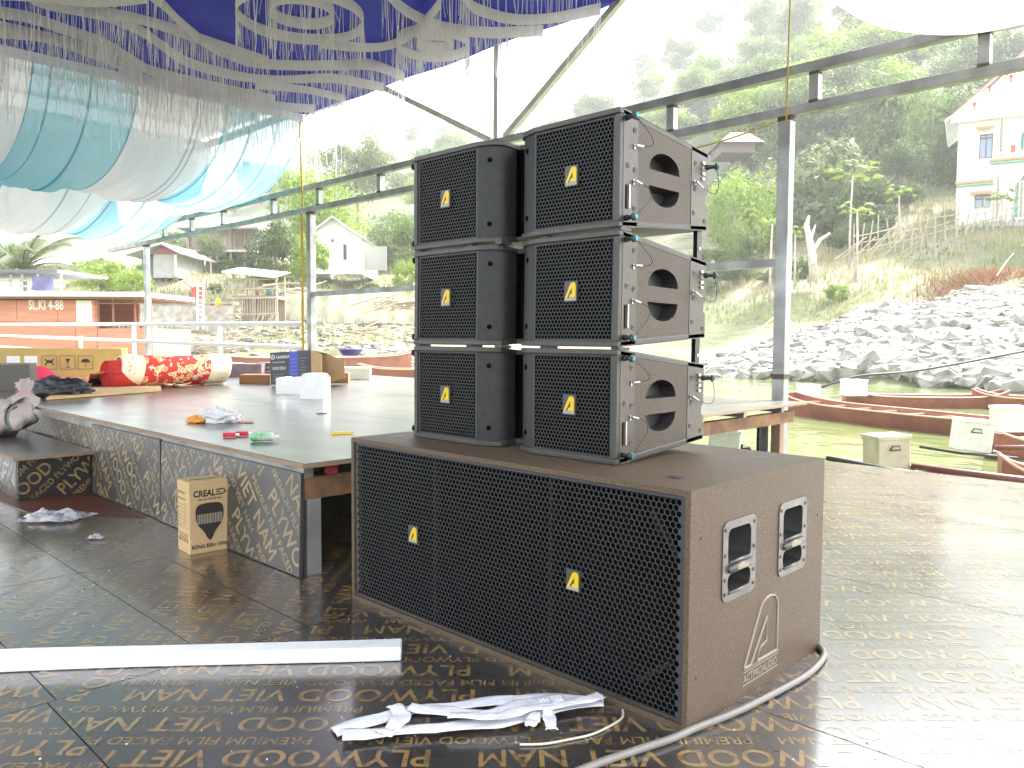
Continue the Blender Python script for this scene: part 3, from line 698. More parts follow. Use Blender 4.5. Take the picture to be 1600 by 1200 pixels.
def ring(cx, cy, r, label, rzz=CZ-.02):
    c = un(cx, cy, 2, rzz); P = [Vector((c.x+r*math.cos(2*math.pi*k/40), c.y+r*math.sin(2*math.pi*k/40), rzz)) for k in range(41)]
    band(None, label, world=P, flen=.30, dens=55, cat='fringed ring', group='white fringed rings on the blue ceiling')
cA = un(470,22,2,CZ); rA = (un(565,22,2,CZ)-un(375,22,2,CZ)).length/2
ring(470,18, rA, 'outer circle of the large fringed ring on the blue ceiling'); ring(472,10, rA*.5, 'inner circle of the large fringed ring on the blue ceiling')
rB = (un(733,68,2,CZ)-un(622,68,2,CZ)).length/2
ring(677,62, rB, 'outer circle of the small fringed ring near the ceiling edge'); ring(680,58, rB*.5, 'inner circle of the small fringed ring near the ceiling edge')
# band along the ceiling side edge and end corner (longer strings)
E1 = [Vector((-8.6, y, CZ)) for y in np.linspace(-2, 4.2, 40)]
band(None, 'fringed white band along the side edge of the blue ceiling above the drape', world=E1, flen=.60, dens=80, sway=.06)
E2 = [Vector((x, 4.22, CZ)) for x in np.linspace(-8.6, -7.7, 10)]
band(None, 'short fringed white band at the outer corner over the trees', world=E2, flen=.7, dens=34, sway=.05)
band([(150,10),(230,25),(330,60),(420,90)], 'fringed white band between the far left sweeps and the bare blue patch')
band([(-20,30),(60,48),(150,72),(240,105),(330,128),(430,150)], 'fringed white band just inside the band nearest the drape')
band([(500,60),(560,66),(610,62),(650,40),(690,-5)], 'fringed white band between the large ring and the small ring', dens=50)
band([(680,-30),(760,-22),(850,-18),(940,-22)], 'fringed white band at the very top right of the ceiling')

# ------------------------------------------------------------------ swagged sheer drapes
SHW = mat('sheer_white', (.66,.65,.67), .9, trl=.6, alpha=.78)
SHB = mat('sheer_blue', (.24,.50,.60), .9, trl=.6, alpha=.80)
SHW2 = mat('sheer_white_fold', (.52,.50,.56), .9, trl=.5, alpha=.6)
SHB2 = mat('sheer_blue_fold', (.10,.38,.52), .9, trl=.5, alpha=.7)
def spl(pts, n=8): return smoothline([Vector(p) for p in pts], n)
def swag(profile, ys, colors, label, folds, low=0):
    root = emp('swag_drape', label, 'drape', (profile[0][0], ys[0], profile[0][1]), 0, None)
    pr = spl([(x, 0, z) for x, z in profile], 10)
    for i, (a, b_) in enumerate(zip(ys, ys[1:])):
        n = max(8, int((b_-a)*26)); mb = MB(); m_ = len(pr)-1
        def fn(u, v):
            y = a+(b_-a)*u; k = min(m_, int(v*m_+.5)); p = pr[k]; t_ = v
            amp = .035*math.sin(math.pi*min(1, t_*1.1))
            w_ = amp*(math.sin(y*17+math.sin(v*5+y*3)*1.3)+.6*math.sin(y*41+v*4))
            edge = .16*math.exp(-((y-a)/.09)**2) + .16*math.exp(-((b_-y)/.09)**2)
            sag = -.10*math.sin(math.pi*u)*math.sin(math.pi*t_)
            z = p.z + sag + w_*.7 + low*(4.25-y)*math.sin(math.pi*t_) + edge*amp
            return Vector((p.x+w_*.8, y, z))
        mb.grid(fn, n, m_)
        o = mb.build('fabric_panel', SHB if colors[i] == 'b' else SHW, root, smooth=True)
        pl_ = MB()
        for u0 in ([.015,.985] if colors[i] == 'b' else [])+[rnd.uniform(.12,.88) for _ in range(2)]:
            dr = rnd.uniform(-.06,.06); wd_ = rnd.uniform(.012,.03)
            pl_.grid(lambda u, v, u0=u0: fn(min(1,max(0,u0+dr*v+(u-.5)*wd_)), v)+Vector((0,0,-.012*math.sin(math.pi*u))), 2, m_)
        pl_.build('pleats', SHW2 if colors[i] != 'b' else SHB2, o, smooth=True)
        o['label'] = ('pale blue' if colors[i] == 'b' else 'white')+' sheer fabric panel'
YS1 = [-3.2,-2.2,-1.1,0.0,1.0,2.1,3.15,4.2]
swag([(-8.62,3.86),(-8.72,3.6),(-8.95,3.32),(-9.35,3.08),(-9.9,2.93),(-10.6,2.88),(-11.2,2.98),(-11.7,3.25),(-12.0,3.7),(-12.1,3.95)], YS1, 'bwbwbwb', 'pale blue and white sheer drape swagged from the blue ceiling edge, nearer of the two', 0)
YS2 = [-3.6,-2.4,-1.0,.2,1.5,2.9,4.15]
swag([(-11.3,3.95),(-11.35,3.6),(-11.6,3.25),(-12.1,2.98),(-12.8,2.78),(-13.5,2.68),(-14.2,2.68),(-14.8,2.85),(-15.2,3.2),(-15.3,3.9)], YS2, 'wbwbwb', 'blue and white sheer drape hanging lower and farther, over the white post', 0)
mb = MB()
pr = spl([(-1.9,0,4.0),(-1.62,0,3.5),(-1.25,0,3.12),(-.85,0,2.92),(-.45,0,2.83),(.0,0,2.85),(.5,0,3.0),(1.0,0,3.5),(1.2,0,3.95)], 8)
mb.grid(lambda u, v: Vector((pr[int(v*(len(pr)-1)+.5)].x, 3.0+1.25*u, pr[int(v*(len(pr)-1)+.5)].z+.02*math.sin(u*25+v*4))), 30, len(pr)-1)
o = tag(mb.build('swag_drape', SHW, smooth=True), 'plain white sheer drape hanging at the top right over the steel beam', 'drape')
mb = MB(); mb.grid(lambda u, v: Vector((pr[int(v*(len(pr)-1)+.5)].x, 1.5+1.5*u, pr[int(v*(len(pr)-1)+.5)].z+.02*math.sin(u*25+v*4)+.05)), 30, len(pr)-1)
o = tag(mb.build('swag_drape', SHB, smooth=True), 'pale blue sheer drape just behind the white one at the top right corner', 'drape')

# ================================================================== surroundings
class Fr:                                   # a thing's own upright frame: x to the camera's right, y away, z up
    def __init__(s, px, py, depth, name, label, cat, group=None, turn=0, base=None):
        p = at(px, py, depth) if base is None else base
        s.k = depth/F; s.px, s.py = px, py
        s.root = emp(name, label, cat, p, YAW+turn, group)
    def p(s, px, py, y=0): return Vector(((px-s.px)*s.k, y, (s.py-py)*s.k))
    def box(s, x0, y0, x1, y1, d0, d1, mb=None):
        mb = mb or MB(); a, b = s.p(x0, y0, d0), s.p(x1, y1, d1); mb.b2(a, b); return mb
    def part(s, mb, name, mat_, **k): return mb.build(name, mat_, k.pop('par', s.root), local=True, **k)

# ---- foliage
def leafmat(n, c, c2): return mat(n, c, .65, col2=c2, vs=.9, trl=.35, spec=.3)
G_DARK = leafmat('leaves_dark', (.045,.075,.022), (.09,.14,.04))
G_MID = leafmat('leaves_mid', (.085,.145,.032), (.15,.215,.055))
G_LIME = leafmat('leaves_lime', (.15,.24,.025), (.24,.33,.05))
G_GREY = leafmat('leaves_olive', (.10,.13,.055), (.175,.21,.095))
BARK = mat('bark', (.20,.16,.12), .9, col2=(.11,.085,.065), vs=4, bump=.5, bs=20)
BARKW = mat('pale_bark', (.50,.46,.40), .9, col2=(.34,.30,.25), vs=4, bump=.4, bs=20)
def crown_mesh(seed, n_cl, n_leaf, leaf, flat=.8, droop=0, spread=1.0):
    rr = random.Random(seed); vs = []; fs = []; np_r = np.random.RandomState(seed)
    cl = []
    for i in range(n_cl):
        while True:
            p = Vector((rr.uniform(-1,1), rr.uniform(-1,1), rr.uniform(-1,1)))
            if .25 < p.length < 1: break
        p = Vector((p.x*.78*spread, p.y*.78*spread, p.z*.72*flat)); cl.append((p, rr.uniform(.17,.36)))
    for p, r_ in cl:
        for _ in range(n_leaf):
            d = Vector((rr.gauss(0,1), rr.gauss(0,1), rr.gauss(0,1))).normalized(); q = p + Vector((d.x, d.y, d.z*.7))*r_*rr.uniform(.55,1.08)
            n_ = (d+Vector((rr.uniform(-.8,.8), rr.uniform(-.8,.8), rr.uniform(-.2,1.0)))).normalized()
            a = n_.orthogonal().normalized(); a = Matrix.Rotation(rr.uniform(0,6.28), 3, n_) @ a; b = n_.cross(a)
            s_ = leaf*rr.uniform(.6,1.4); k = len(vs)
            if droop: a = (a+Vector((0,0,-droop))).normalized()
            vs += [q-a*s_, q+b*s_*.42, q+a*s_, q-b*s_*.42]; fs.append((k, k+1, k+2, k+3))
    me = bpy.data.meshes.new('crown'); me.from_pydata([tuple(v) for v in vs], [], fs); me.update()
    return me, cl
def trunk_mesh(cl, seed, hh, th=.035):
    rr = random.Random(seed); b = MB()
    b.tube([(0,0,-hh-1.0),(.02,.02,-hh*.5-.4),(-.02,.0,-.35),(0,0,.1)], [th*1.5, th*1.15, th, th*.5], 7)
    for p, r_ in cl[:9]: b.tube([(0,0,-.45-rr.random()*.2), p*.5+Vector((0,0,-.12)), p], [th*.6, th*.35, th*.12], 5)
    me = bpy.data.meshes.new('trunk'); me.from_pydata(b.v, [], b.f); me.update(); return me
TV = []
for i, (nc, nl, lf, fl_) in enumerate(((46,120,.045,.85),(60,95,.04,.7),(38,150,.05,1.0),(70,80,.038,.8),(30,130,.055,.9))):
    me, cl = crown_mesh(100+i, nc, nl, lf, fl_); TV.append((me, trunk_mesh(cl, i, .9)))
_tm = {}
def variant(kind, leafm, barkm):
    k = (kind, leafm.name, barkm.name)
    if k not in _tm:
        a, b = TV[kind][0].copy(), TV[kind][1].copy(); a.materials.append(leafm); b.materials.append(barkm); _tm[k] = (a, b)
    return _tm[k]
def tree(px, pytop, depth, wpx, label, kind=0, leafm=G_MID, barkm=BARK, group=None, hpx=None, name='tree', rz=None, trunk=True):
    g_ = terr(px, depth, False); top = at(px, pytop, depth); w_ = wpx*depth/F/2
    H_ = max(top.z-g_.z, w_*1.1); hc = (hpx*depth/F/2) if hpx else min(w_*.95, H_*.48)
    r_ = tag(bpy.data.objects.new(name, None), label, 'tree', group); COL.objects.link(r_)
    r_.location = (g_.x, g_.y, g_.z-.1); r_.rotation_euler = (0,0, rnd.uniform(0,6.28) if rz is None else rz); WM[r_] = Matrix.Identity(4)
    a, b = variant(kind, leafm, barkm)
    c_ = bpy.data.objects.new('crown', a); COL.objects.link(c_); c_.parent = r_; c_.location = (0,0,H_-hc); c_.scale = (w_, w_, hc*1.12)
    if trunk:
        t_ = bpy.data.objects.new('trunk', b); COL.objects.link(t_); t_.parent = r_; t_.location = (0,0,H_-hc); sc_ = max(.35, (H_-hc)/1.9); t_.scale = (w_*.9, w_*.9, max(hc, (H_-hc)/1.9))
    return r_
# trees one can single out
tree(1275,188,52,235,'large round grey-green tree behind the right steel post',0,G_GREY,hpx=260)
tree(1165,232,50,150,'pale green bushy tree just right of the speaker stack',3,G_LIME,hpx=210)
tree(1340,262,46,130,'dark leafy tree behind the tall papaya trees',2,G_DARK,hpx=190)
tree(1440,85,60,230,'tall feathery light green tree rising above the white house roof',3,G_MID,hpx=290)
tree(1402,205,52,90,'small dark round tree on the slope left of the white house',1,G_DARK,hpx=90)
tree(1492,150,56,130,'dark green tree touching the left eave of the white house',2,G_DARK,hpx=180)
tree(1560,40,80,150,'dark hillside tree above the white house behind the beam',0,G_DARK)
tree(1330,120,90,140,'light green tree on the hill above the right post',1,G_LIME)
tree(1230,110,95,110,'rounded green tree on the hill just left of the yellow rope',0,G_MID)
tree(1345,25,95,230,'broad pale tree high on the hill below the white drape',3,G_LIME)
tree(1085,105,115,85,'faint round tree in the haze above the topmost speaker',0,G_MID)
tree(1135,145,100,80,'hazy tree between the two beam struts on the right',2,G_MID)
tree(1180,80,130,110,'faint tree in the haze left of the yellow rope',1,G_MID)
tree(1160,330,45,70,'leafy bush close behind the middle speaker cabinet',4,G_MID,hpx=110)
tree(1240,395,42,80,'low dark bush at the foot of the right steel post',4,G_DARK,hpx=80)
tree(1305,432,36,44,'bright broad-leaved shrub at the top edge of the rocks',4,G_LIME,hpx=46,trunk=False,name='shrub')
tree(1360,330,44,90,'dark bush under the papaya trees',2,G_DARK,hpx=90)
tree(500,236,53,175,'bright yellow-green tree behind the middle steel post',3,G_LIME,hpx=190)
tree(432,322,46,105,'dark leafy tree beside the wooden stilt house',0,G_DARK,hpx=150)
tree(487,345,45,70,'bright green tree with a pale trunk right beside the middle post',4,G_LIME,BARKW,hpx=110)
tree(560,192,75,130,'tall greyish tree behind the bright tree near the drape edge',1,G_GREY,hpx=150)
tree(605,305,60,130,'soft green tree left of the speaker stack over the white cottage',3,G_MID,hpx=150)
tree(645,320,50,80,'light tree directly left of the speaker stack',0,G_MID,hpx=120)
tree(640,392,42,60,'small lime bush at the left edge of the speaker stack',4,G_LIME,hpx=70)
tree(330,352,48,60,'slender thin-leaved tree in front of the stilt house',1,G_GREY,BARKW,hpx=60)
tree(160,388,42,110,'pale yellow-green bush beside the palm',3,G_LIME,hpx=80)
tree(215,410,40,60,'small shrub between the palm and the red gabled shed',4,G_LIME,hpx=60)
tree(10,365,60,70,'green tree behind the palm at the far left',0,G_MID,hpx=80)
tree(275,360,75,60,'distant green tree between the two left houses',2,G_MID)
tree(880,178,140,90,'faint tree on the misty ridge just above the speakers',1,G_MID)
tree(930,150,160,70,'faint tree in the mist near the top right speaker corner',0,G_MID)
tree(820,198,130,110,'pale tree in the mist between the roof braces and the speakers',3,G_LIME)
tree(680,215,120,90,'pale tree in the mist left of the roof king post',1,G_MID)
tree(728,228,120,90,'small misty tree right behind the foot of the left roof brace',0,G_MID)
gr_h = 'trees scattered over the hazy upper hillside'
for i in range(150):
    px = rnd.uniform(990, 1750); d = rnd.uniform(60, 120) if i > 80 else rnd.uniform(62, 200)
    if px < 1150 and d < 90: continue
    g_ = terr(px, d); x_, y_, z_ = pix(g_); w_ = rnd.uniform(4, 9)*F/d
    tree(px, y_-w_*rnd.uniform(.8,1.15), d, w_, ['mid green','dark green','olive','fresh green','yellow-green'][i % 5]+(' tree on the lower hazy slope at the right' if d < 95 else ' tree faint and high on the hazy slope at the right'), i % 4, [G_MID,G_DARK,G_GREY,G_MID,G_LIME][i % 5], group=gr_h)
for i in range(30):
    px = rnd.uniform(330, 980); d = rnd.uniform(85, 260)
    g_ = terr(px, d); x_, y_, z_ = pix(g_); w_ = rnd.uniform(5, 9)*F/d
    tree(px, y_-w_*rnd.uniform(.7,1.0), d, w_, ['mid green','olive','lime green'][i % 3]+' tree faint on the hazy hillside behind the speakers', i % 4, [G_MID,G_GREY,G_LIME][i % 3], group='trees scattered over the hazy hillside behind the speakers')
for i in range(26):
    px = rnd.uniform(1090, 1420); d = rnd.uniform(42, 58) if px < 1400 else 50
    g_ = terr(px, d); x_, y_, z_ = pix(g_); w_ = rnd.uniform(1.2, 2.8)*F/d
    tree(px, y_-w_*.8, d, w_, ['mid green','olive','dark green'][i % 3]+' low bush on the slope behind the papaya trees', 4 if i % 2 else 1, [G_MID,G_GREY,G_DARK][i % 3], group='bushes on the slope behind the papaya trees', name='bush', trunk=False)
for i in range(26):
    px = rnd.uniform(130, 640); d = rnd.uniform(43, 60)
    g_ = terr(px, d); x_, y_, z_ = pix(g_); w_ = rnd.uniform(1.0, 2.4)*F/d
    tree(px, y_-w_*.75, d, w_, ['lime green','olive','mid green'][i % 3]+' low bush on the bank among the left houses', 4 if i % 2 else 3, [G_LIME,G_GREY,G_MID][i % 3], group='bushes on the bank among the left houses', name='bush', trunk=False)
# papaya trees
def papaya(px, py0, py1, depth, label, rad=.8, n=13):
    g_ = at(px, py0, depth); h = (py0-py1)*depth/F
    r_ = emp('papaya_tree', label, 'papaya tree', g_, rnd.uniform(0,6), 'papaya trees')
    b = MB(); b.tube([(0,0,-.4),(.03,0,h*.5),(-.02,.02,h-.15)], [.07,.055,.035], 7); b.build('trunk', BARKW, r_, local=True, smooth=True)
    b = MB(); st_ = MB()
    for i in range(n):
        a = 2*math.pi*i/n+rnd.random()*.5; el = rnd.uniform(-.15,.7); L = rad*rnd.uniform(.7,1)
        tip = Vector((math.cos(a)*L*math.cos(el), math.sin(a)*L*math.cos(el), h-.12+L*math.sin(el)))
        st_.tube([(0,0,h-.2), tip], [.012,.008], 4)
        for k in range(9):
            aa = a+(k-4)*.42; ll = rad*.42*(1-.07*abs(k-4)); e = tip+Vector((math.cos(aa)*ll, math.sin(aa)*ll, -.10-rnd.random()*.12)); s_ = Vector((-math.sin(aa), math.cos(aa), 0))*ll*.18; md = tip.lerp(e, .55)
            b.add([tip, md+s_, e, md-s_], [(0,1,2,3)])
    st_.build('leaf_stalks', G_LIME, r_, local=True); b.build('crown', G_LIME, r_, local=True)
papaya(1203,478,345,38,'slim papaya tree left of the right steel post',.55)
papaya(1327,425,270,40,'tallest papaya tree, with the broad crown right of the steel post',1.15,18)
papaya(1337,428,325,37,'middle papaya tree standing close in front of the tallest one',.75,14)
papaya(1403,380,300,42,'papaya tree standing alone left of the white house',.72)
papaya(1240,470,360,39,'papaya tree immediately right of the steel post',.6)
papaya(1565,345,305,38,'young papaya tree at the corner of the white house',.6)
# palm
pr_ = emp('palm_tree', 'palm tree with long drooping fronds at the far left under the drape', 'palm', terr(38,31.5), 0)
pb = MB(); hp = at(38,424,31.5).z - terr(38,31.5).z; pb.tube([(0,0,-.5),(0.1,0,hp)], [.16,.12], 8); pb.build('trunk', BARK, pr_, local=True)
PALM = mat('palm_green', (.06,.085,.035), .6, col2=(.11,.13,.06), vs=3, trl=.3)
for i in range(17):
    a = 2*math.pi*i/17+.2; L = rnd.uniform(2.4,3.1); e0 = rnd.uniform(.5,1.4); b = MB(); pts = []
    for k in range(13):
        t_ = k/12; pts.append(Vector((math.cos(a)*L*t_*math.cos(e0*.6), math.sin(a)*L*t_*math.cos(e0*.6), hp+L*(1.15*math.sin(e0)*t_-.62*t_*t_))))
    b.tube(pts, [.03-.002*k for k in range(13)], 4)
    sd_ = Vector((-math.sin(a), math.cos(a), 0))
    for k in range(1, 12):
        for q in (0,.33,.66):
            c = pts[k].lerp(pts[min(12,k+1)], q); d = (pts[min(12,k+1)]-pts[k]).normalized()
            for s_ in (1,-1):
                l = .6*(1-abs(k/12-.45)); e = c+sd_*s_*l*.8+d*l*.45+Vector((0,0,-l*.45)); w_ = d*.032
                b.add([c-w_, c+w_, e], [(0,1,2)])
    b.build('frond', PALM, pr_, local=True)
# undergrowth: dry grass tufts and weeds (uncountable)
ug = MB()
for i in range(15000):
    if i % 3: px, d = rnd.uniform(1080, 1800), rnd.uniform(33.5, 60)
    else: px, d = rnd.uniform(60, 660), rnd.uniform(37, 62)
    g_ = terr(px, d)
    if g_.z < 1.6 and px > 1000: continue
    h = rnd.uniform(.15,.5)*(1.3 if d > 42 else 1); a = rnd.uniform(0,6.28); sx = Vector((math.cos(a), math.sin(a), 0))*rnd.uniform(.02,.06)
    l_ = Vector((rnd.gauss(0,.2), rnd.gauss(0,.2), 1))*h
    ug.add([g_-sx, g_+sx, g_+l_], [(0,1,2)])
o = ug.build('undergrowth', mat('dry_grass', (.34,.31,.14), .9, col2=(.16,.20,.07), vs=.35, trl=.3)); tag(o, 'dry grass and weeds growing over the bank slopes', 'grass', kind='stuff')
ug = MB()
for i in range(1500):
    px, d = rnd.gauss(1520, 42), rnd.gauss(33.2, .8); g_ = terr(px, d); l_ = Vector((rnd.gauss(0,.5), rnd.gauss(0,.5), rnd.uniform(.3,.9)))*.6; a = rnd.uniform(0,6.28); sx = Vector((math.cos(a), math.sin(a), 0))*.03
    ug.add([g_-sx, g_+sx, g_+l_], [(0,1,2)])
o = ug.build('dry_bracken', mat('rust_bracken', (.34,.15,.08), .9, col2=(.24,.16,.07), vs=1)); tag(o, 'patch of rusty dead bracken above the rock slope', 'dead bracken', kind='stuff')

# ---- rocks of the embankment
ROCK = mat('pale_rock', (.34,.325,.295), .9, col2=(.15,.14,.12), vs=1.1, bump=.4, bs=6, bdist=.05)
def rockgeo(seed):
    rr = random.Random(seed); bm = bmesh.new(); bmesh.ops.create_icosphere(bm, subdivisions=1, radius=1)
    for v in bm.verts: v.co *= rr.uniform(.72,1.18); v.co.z *= .62
    vs = [tuple(v.co) for v in bm.verts]; fs = [tuple(v.index for v in f.verts) for f in bm.faces]; bm.free(); return vs, fs
RG = [rockgeo(i) for i in range(8)]; RM = []
for vs, fs in RG:
    me = bpy.data.meshes.new('rock'); me.from_pydata(vs, [], fs); me.materials.append(ROCK); RM.append(me)
pos = []
for i in range(5200):
    px = rnd.uniform(1085, 1850); t_ = rnd.random()
    top = 31.2 if px > 1240 else 30+ (px-1085)/155*1.5
    if px < 1250 and rnd.random() < .78: continue
    wl = 30-(px-1100)/(1600-1100)*8.4; d = wl-.2+(top+1.6-wl)*t_
    if terr(px, d, False).z > at(px, 462, d).z: continue
    g_ = terr(px, d); s_ = rnd.uniform(.16,.42)*(1.25 if rnd.random() < .2 else 1)*(1.2 if t_ < .3 else 1)
    pos.append((d, px, g_, s_))
pos.sort(key=lambda q: -q[3]*F/q[0] if 1100 < q[1] < 1600 else 0)
rb = MB()
for i, (d, px, g_, s_) in enumerate(pos):
    rot = Matrix.Rotation(rnd.uniform(0,6.28), 4, 'Z') @ Matrix.Rotation(rnd.uniform(-.6,.6), 4, 'X')
    if i < 280:
        o = bpy.data.objects.new('rock', RM[i % 8]); COL.objects.link(o); o.location = g_+Vector((0,0,s_*.2)); o.rotation_euler = rot.to_euler(); o.scale = (s_*1.25, s_, s_)
        tag(o, 'one of the pale angular rocks heaped on the river embankment at the right', 'rock', 'larger rocks on the embankment'); WM[o] = Matrix.Identity(4)
    else:
        vs, fs = RG[i % 8]; M_ = Matrix.Translation(g_+Vector((0,0,s_*.2))) @ rot @ Matrix.Diagonal((s_*1.25, s_, s_, 1)); rb.add([M_ @ Vector(v) for v in vs], fs)
o = rb.build('rubble', ROCK); tag(o, 'pale rubble covering the river embankment below the slope', 'rubble', kind='stuff')
rb = MB()
for i in range(1800):
    px, d = rnd.uniform(-100, 660), rnd.uniform(32.5, 44); g_ = terr(px, d); s_ = rnd.uniform(.08,.28); vs, fs = RG[i % 8]
    M_ = Matrix.Translation(g_) @ Matrix.Rotation(rnd.uniform(0,6), 4, 'Z') @ Matrix.Diagonal((s_*1.3, s_, s_*.7, 1)); rb.add([M_ @ Vector(v) for v in vs], fs)
o = rb.build('rubble', ROCK); tag(o, 'loose pale stones on the far left bank behind the railing', 'rubble', kind='stuff')

# ---- dead tree and bamboo fence
f_ = Fr(1270,425,38,'dead_tree','bare white forked tree stump right of the steel post','dead tree')
b = MB(); b.tube([f_.p(1272,440),f_.p(1268,395),f_.p(1258,352),f_.p(1262,338)],[.22,.2,.13,.05],8); b.tube([f_.p(1270,392),f_.p(1280,375),f_.p(1295,365)],[.14,.09,.05],7); b.tube([f_.p(1266,372),f_.p(1272,352)],[.1,.03],6)
f_.part(b,'trunk',mat('bleached_wood',(.62,.57,.50),.9,col2=(.45,.40,.34),vs=6,bump=.3,bs=20),smooth=True)
BAM = mat('bamboo', (.42,.36,.25), .7, col2=(.30,.25,.18), vs=5)
f_ = Fr(1340,400,40,'bamboo_fence','crooked bamboo fence running along the slope below the white house','fence')
for i in range(22):
    x = 1335+i*12.5; yb = 402-(x-1335)*.24; y1 = yb-rnd.uniform(38,58); b = MB(); b.tube([f_.p(x+rnd.uniform(-8,8),yb+6),f_.p(x+rnd.uniform(-3,6),y1)],[.045,.03],6); f_.part(b,'stake',BAM)
for dy in (8,20,31):
    b = MB(); b.tube([f_.p(1335+k*26, 402-k*26*.24-dy+rnd.uniform(-2,2), .05) for k in range(11)],.028,6); f_.part(b,'rail',BAM)
for i in range(7):
    x = 1300+i*14; b = MB(); b.tube([f_.p(x,405+rnd.uniform(-5,8),-.2),f_.p(x+rnd.uniform(30,60),360+rnd.uniform(-10,20),-.1)],.035,5); f_.part(b,'leaning_pole',BAM)

# ---- white house
WH = mat('white_wall', (.82,.83,.80), .85, col2=(.74,.76,.72), vs=.8); TEALW = mat('mint_wall', (.25,.55,.45), .85); ORT = mat('orange_tiles', (.62,.28,.15), .8, bump=.3, bs=12)
REDT = mat('red_trim', (.40,.09,.07), .6); PGL = mat('window_glass', (.20,.25,.38), .1, spec=.8)
f_ = Fr(1492,352,44,'house','white two-storey house with mint arches and a steep gable at the right edge','house', turn=R(-30)); f_.root.scale = (.9,.9,1)
b = f_.box(1492,360,1800,190,.0,.2); v_ = []
k = f_.k
def W(x, y): p = f_.p(x, y); return (p.x, p.z)
outer = [W(1492,362),W(1800,362),W(1800,190),W(1492,190)]
def arch(x0, x1, yb, yt, r): 
    pts = [W(x0,yb)]+[W(x0+(x1-x0)*t_/10, yt+r*(1-math.sin(math.pi*t_/10)**.5)) for t_ in range(11)]+[W(x1,yb)]
    return pts
holes = [[W(1524,253),W(1544,253),W(1544,216),W(1524,216)], arch(1584,1680,245,172+25,26), arch(1578,1690,345,272,26), [W(1520,328),W(1544,328),W(1544,308),W(1520,308)]]
v_, ff = shape2d(outer, holes, .5); b = MB(); b.add([(v[0], .15+v[2]*.25, v[1]) for v in v_], ff); wl_ = f_.part(b,'front_wall',WH)
b = MB(); b.b2(tuple(f_.p(1492,362,.3)), tuple(f_.p(1496,190,7))); b.b2(tuple(f_.p(1496,362,6.8)), tuple(f_.p(1800,190,7))); f_.part(b,'side_wall',WH)
b = MB(); b.b2(tuple(f_.p(1560,362,1.6)), tuple(f_.p(1795,192,1.7))); f_.part(b,'veranda_wall',TEALW)
for y in (255,): b = f_.box(1497,y-2,1798,y+4,.3,1.6); f_.part(b,'veranda_floor',WH)
v_, ff = shape2d([W(1480,190),W(1640,66),W(1800,190),W(1800,196),W(1480,196)], (), .5); b = MB(); b.add([(v[0], -.15+v[2]*.5, v[1]) for v in v_], ff); f_.part(b,'gable',WH)
b = MB(); b.beam(f_.p(1472,194,3),f_.p(1642,60,3),7.4,.12); b.beam(f_.p(1642,60,3),f_.p(1812,194,3),7.4,.12); rf_ = f_.part(b,'roof',WH)
b = MB(); b.beam(f_.p(1478,188,-.72),f_.p(1640,62,-.72),.05,.05); b.beam(f_.p(1536,150,-.45),f_.p(1590,100,-.45),.05,.06); f_.part(b,'red_roof_line',REDT,par=rf_)
for i, (x, y) in enumerate(((1515,172),(1536,148),(1566,138),(1583,122),(1560,127))):
    b = MB(); b.lathe([(.0,-.30),(.05,-.28),(.03,-.12),(.11,.02),(.10,.08),(0,.10)],8,Matrix.Translation(f_.p(x,y,-.45))); f_.part(b,'red_ornament',REDT)
b = MB(); b.tube([f_.p(1590,140,-.45),f_.p(1600,132,-.45),f_.p(1612,135,-.45)],[.05,.16,.05],6); f_.part(b,'red_emblem',REDT)
for yy, x0, x1 in ((205,1518,1545),(303,1513,1545)):
    b = MB(); a_, c_ = f_.p(x0,yy,-.45), f_.p(x1,yy,.1); b.add([(a_.x,a_.y,a_.z-.12),(c_.x,a_.y,a_.z-.12),(c_.x,.03,c_.z+.05),(a_.x,.03,c_.z+.05)],[(0,1,2,3)]); f_.part(b,'window_hood',ORT,solid=.05)
for yy, x0, x1 in ((288,1490,1546),(258,1540,1690)):
    b = f_.box(x0,yy-1.5,x1,yy+2,-.35,.0); f_.part(b,'tiled_ledge',ORT)
    b = f_.box(x0+2,yy+2.2,x1,yy+5,-.25,.0); f_.part(b,'mint_band',TEALW)
for (x0,x1,y0,y1) in ((1524,1544,216,253),(1520,1544,308,328)):
    b = f_.box(x0,y0,x1,y1,.1,.12); gl = f_.part(b,'window',PGL)
    b = MB()
    for xx in (x0+.8,(x0+x1)/2,x1-.8): b.b2(tuple(f_.p(xx-.8,y1,.03)),tuple(f_.p(xx+.8,y0,.09)))
    for yy in (y0+.8,y1-.8,y0+6): b.b2(tuple(f_.p(x0+1.7,yy-.8,.035)),tuple(f_.p(x1-1.7,yy+.8,.085)))
    f_.part(b,'window_frame',mat('dark_frame',(.10,.085,.08),.5),par=gl)
for x in (1552,1588,1556):
    pass
for x, y0, y1 in ((1556,192,250),(1592,204,248),(1554,284,350),(1588,290,350)):
    b = f_.box(x-4,y0,x+3,y1,-.3,-.0); c_ = f_.part(b,'column',WH)
    b = f_.box(x-2.6,y0+4,x+1.6,y1-3,-.32,-.303); b.b2(tuple(f_.p(x-5,y0+2.5,-.35)),tuple(f_.p(x+4,y0,-.302))); f_.part(b,'stone_cladding',mat('stone_cladding',(.38,.33,.26),.9,col2=(.22,.19,.15),vs=12),par=c_)
b = MB()
for x in range(1600,1690,5): b.beam(f_.p(x,244,-.28),f_.p(x,228,-.28),.04,.04)
b.b2(tuple(f_.p(1597,229,-.32)),tuple(f_.p(1690,226,-.24))); b.b2(tuple(f_.p(1597,246,-.32)),tuple(f_.p(1690,244,-.24))); f_.part(b,'balcony_rail',WHITE)
b = f_.box(1570,238,1576,248,-.2,-.1); f_.part(b,'potted_plant',REDT)
b = f_.box(1480,366,1810,356,-1.2,7.5); f_.part(b,'plinth',mat('grey_plinth',(.4,.4,.38),.9))
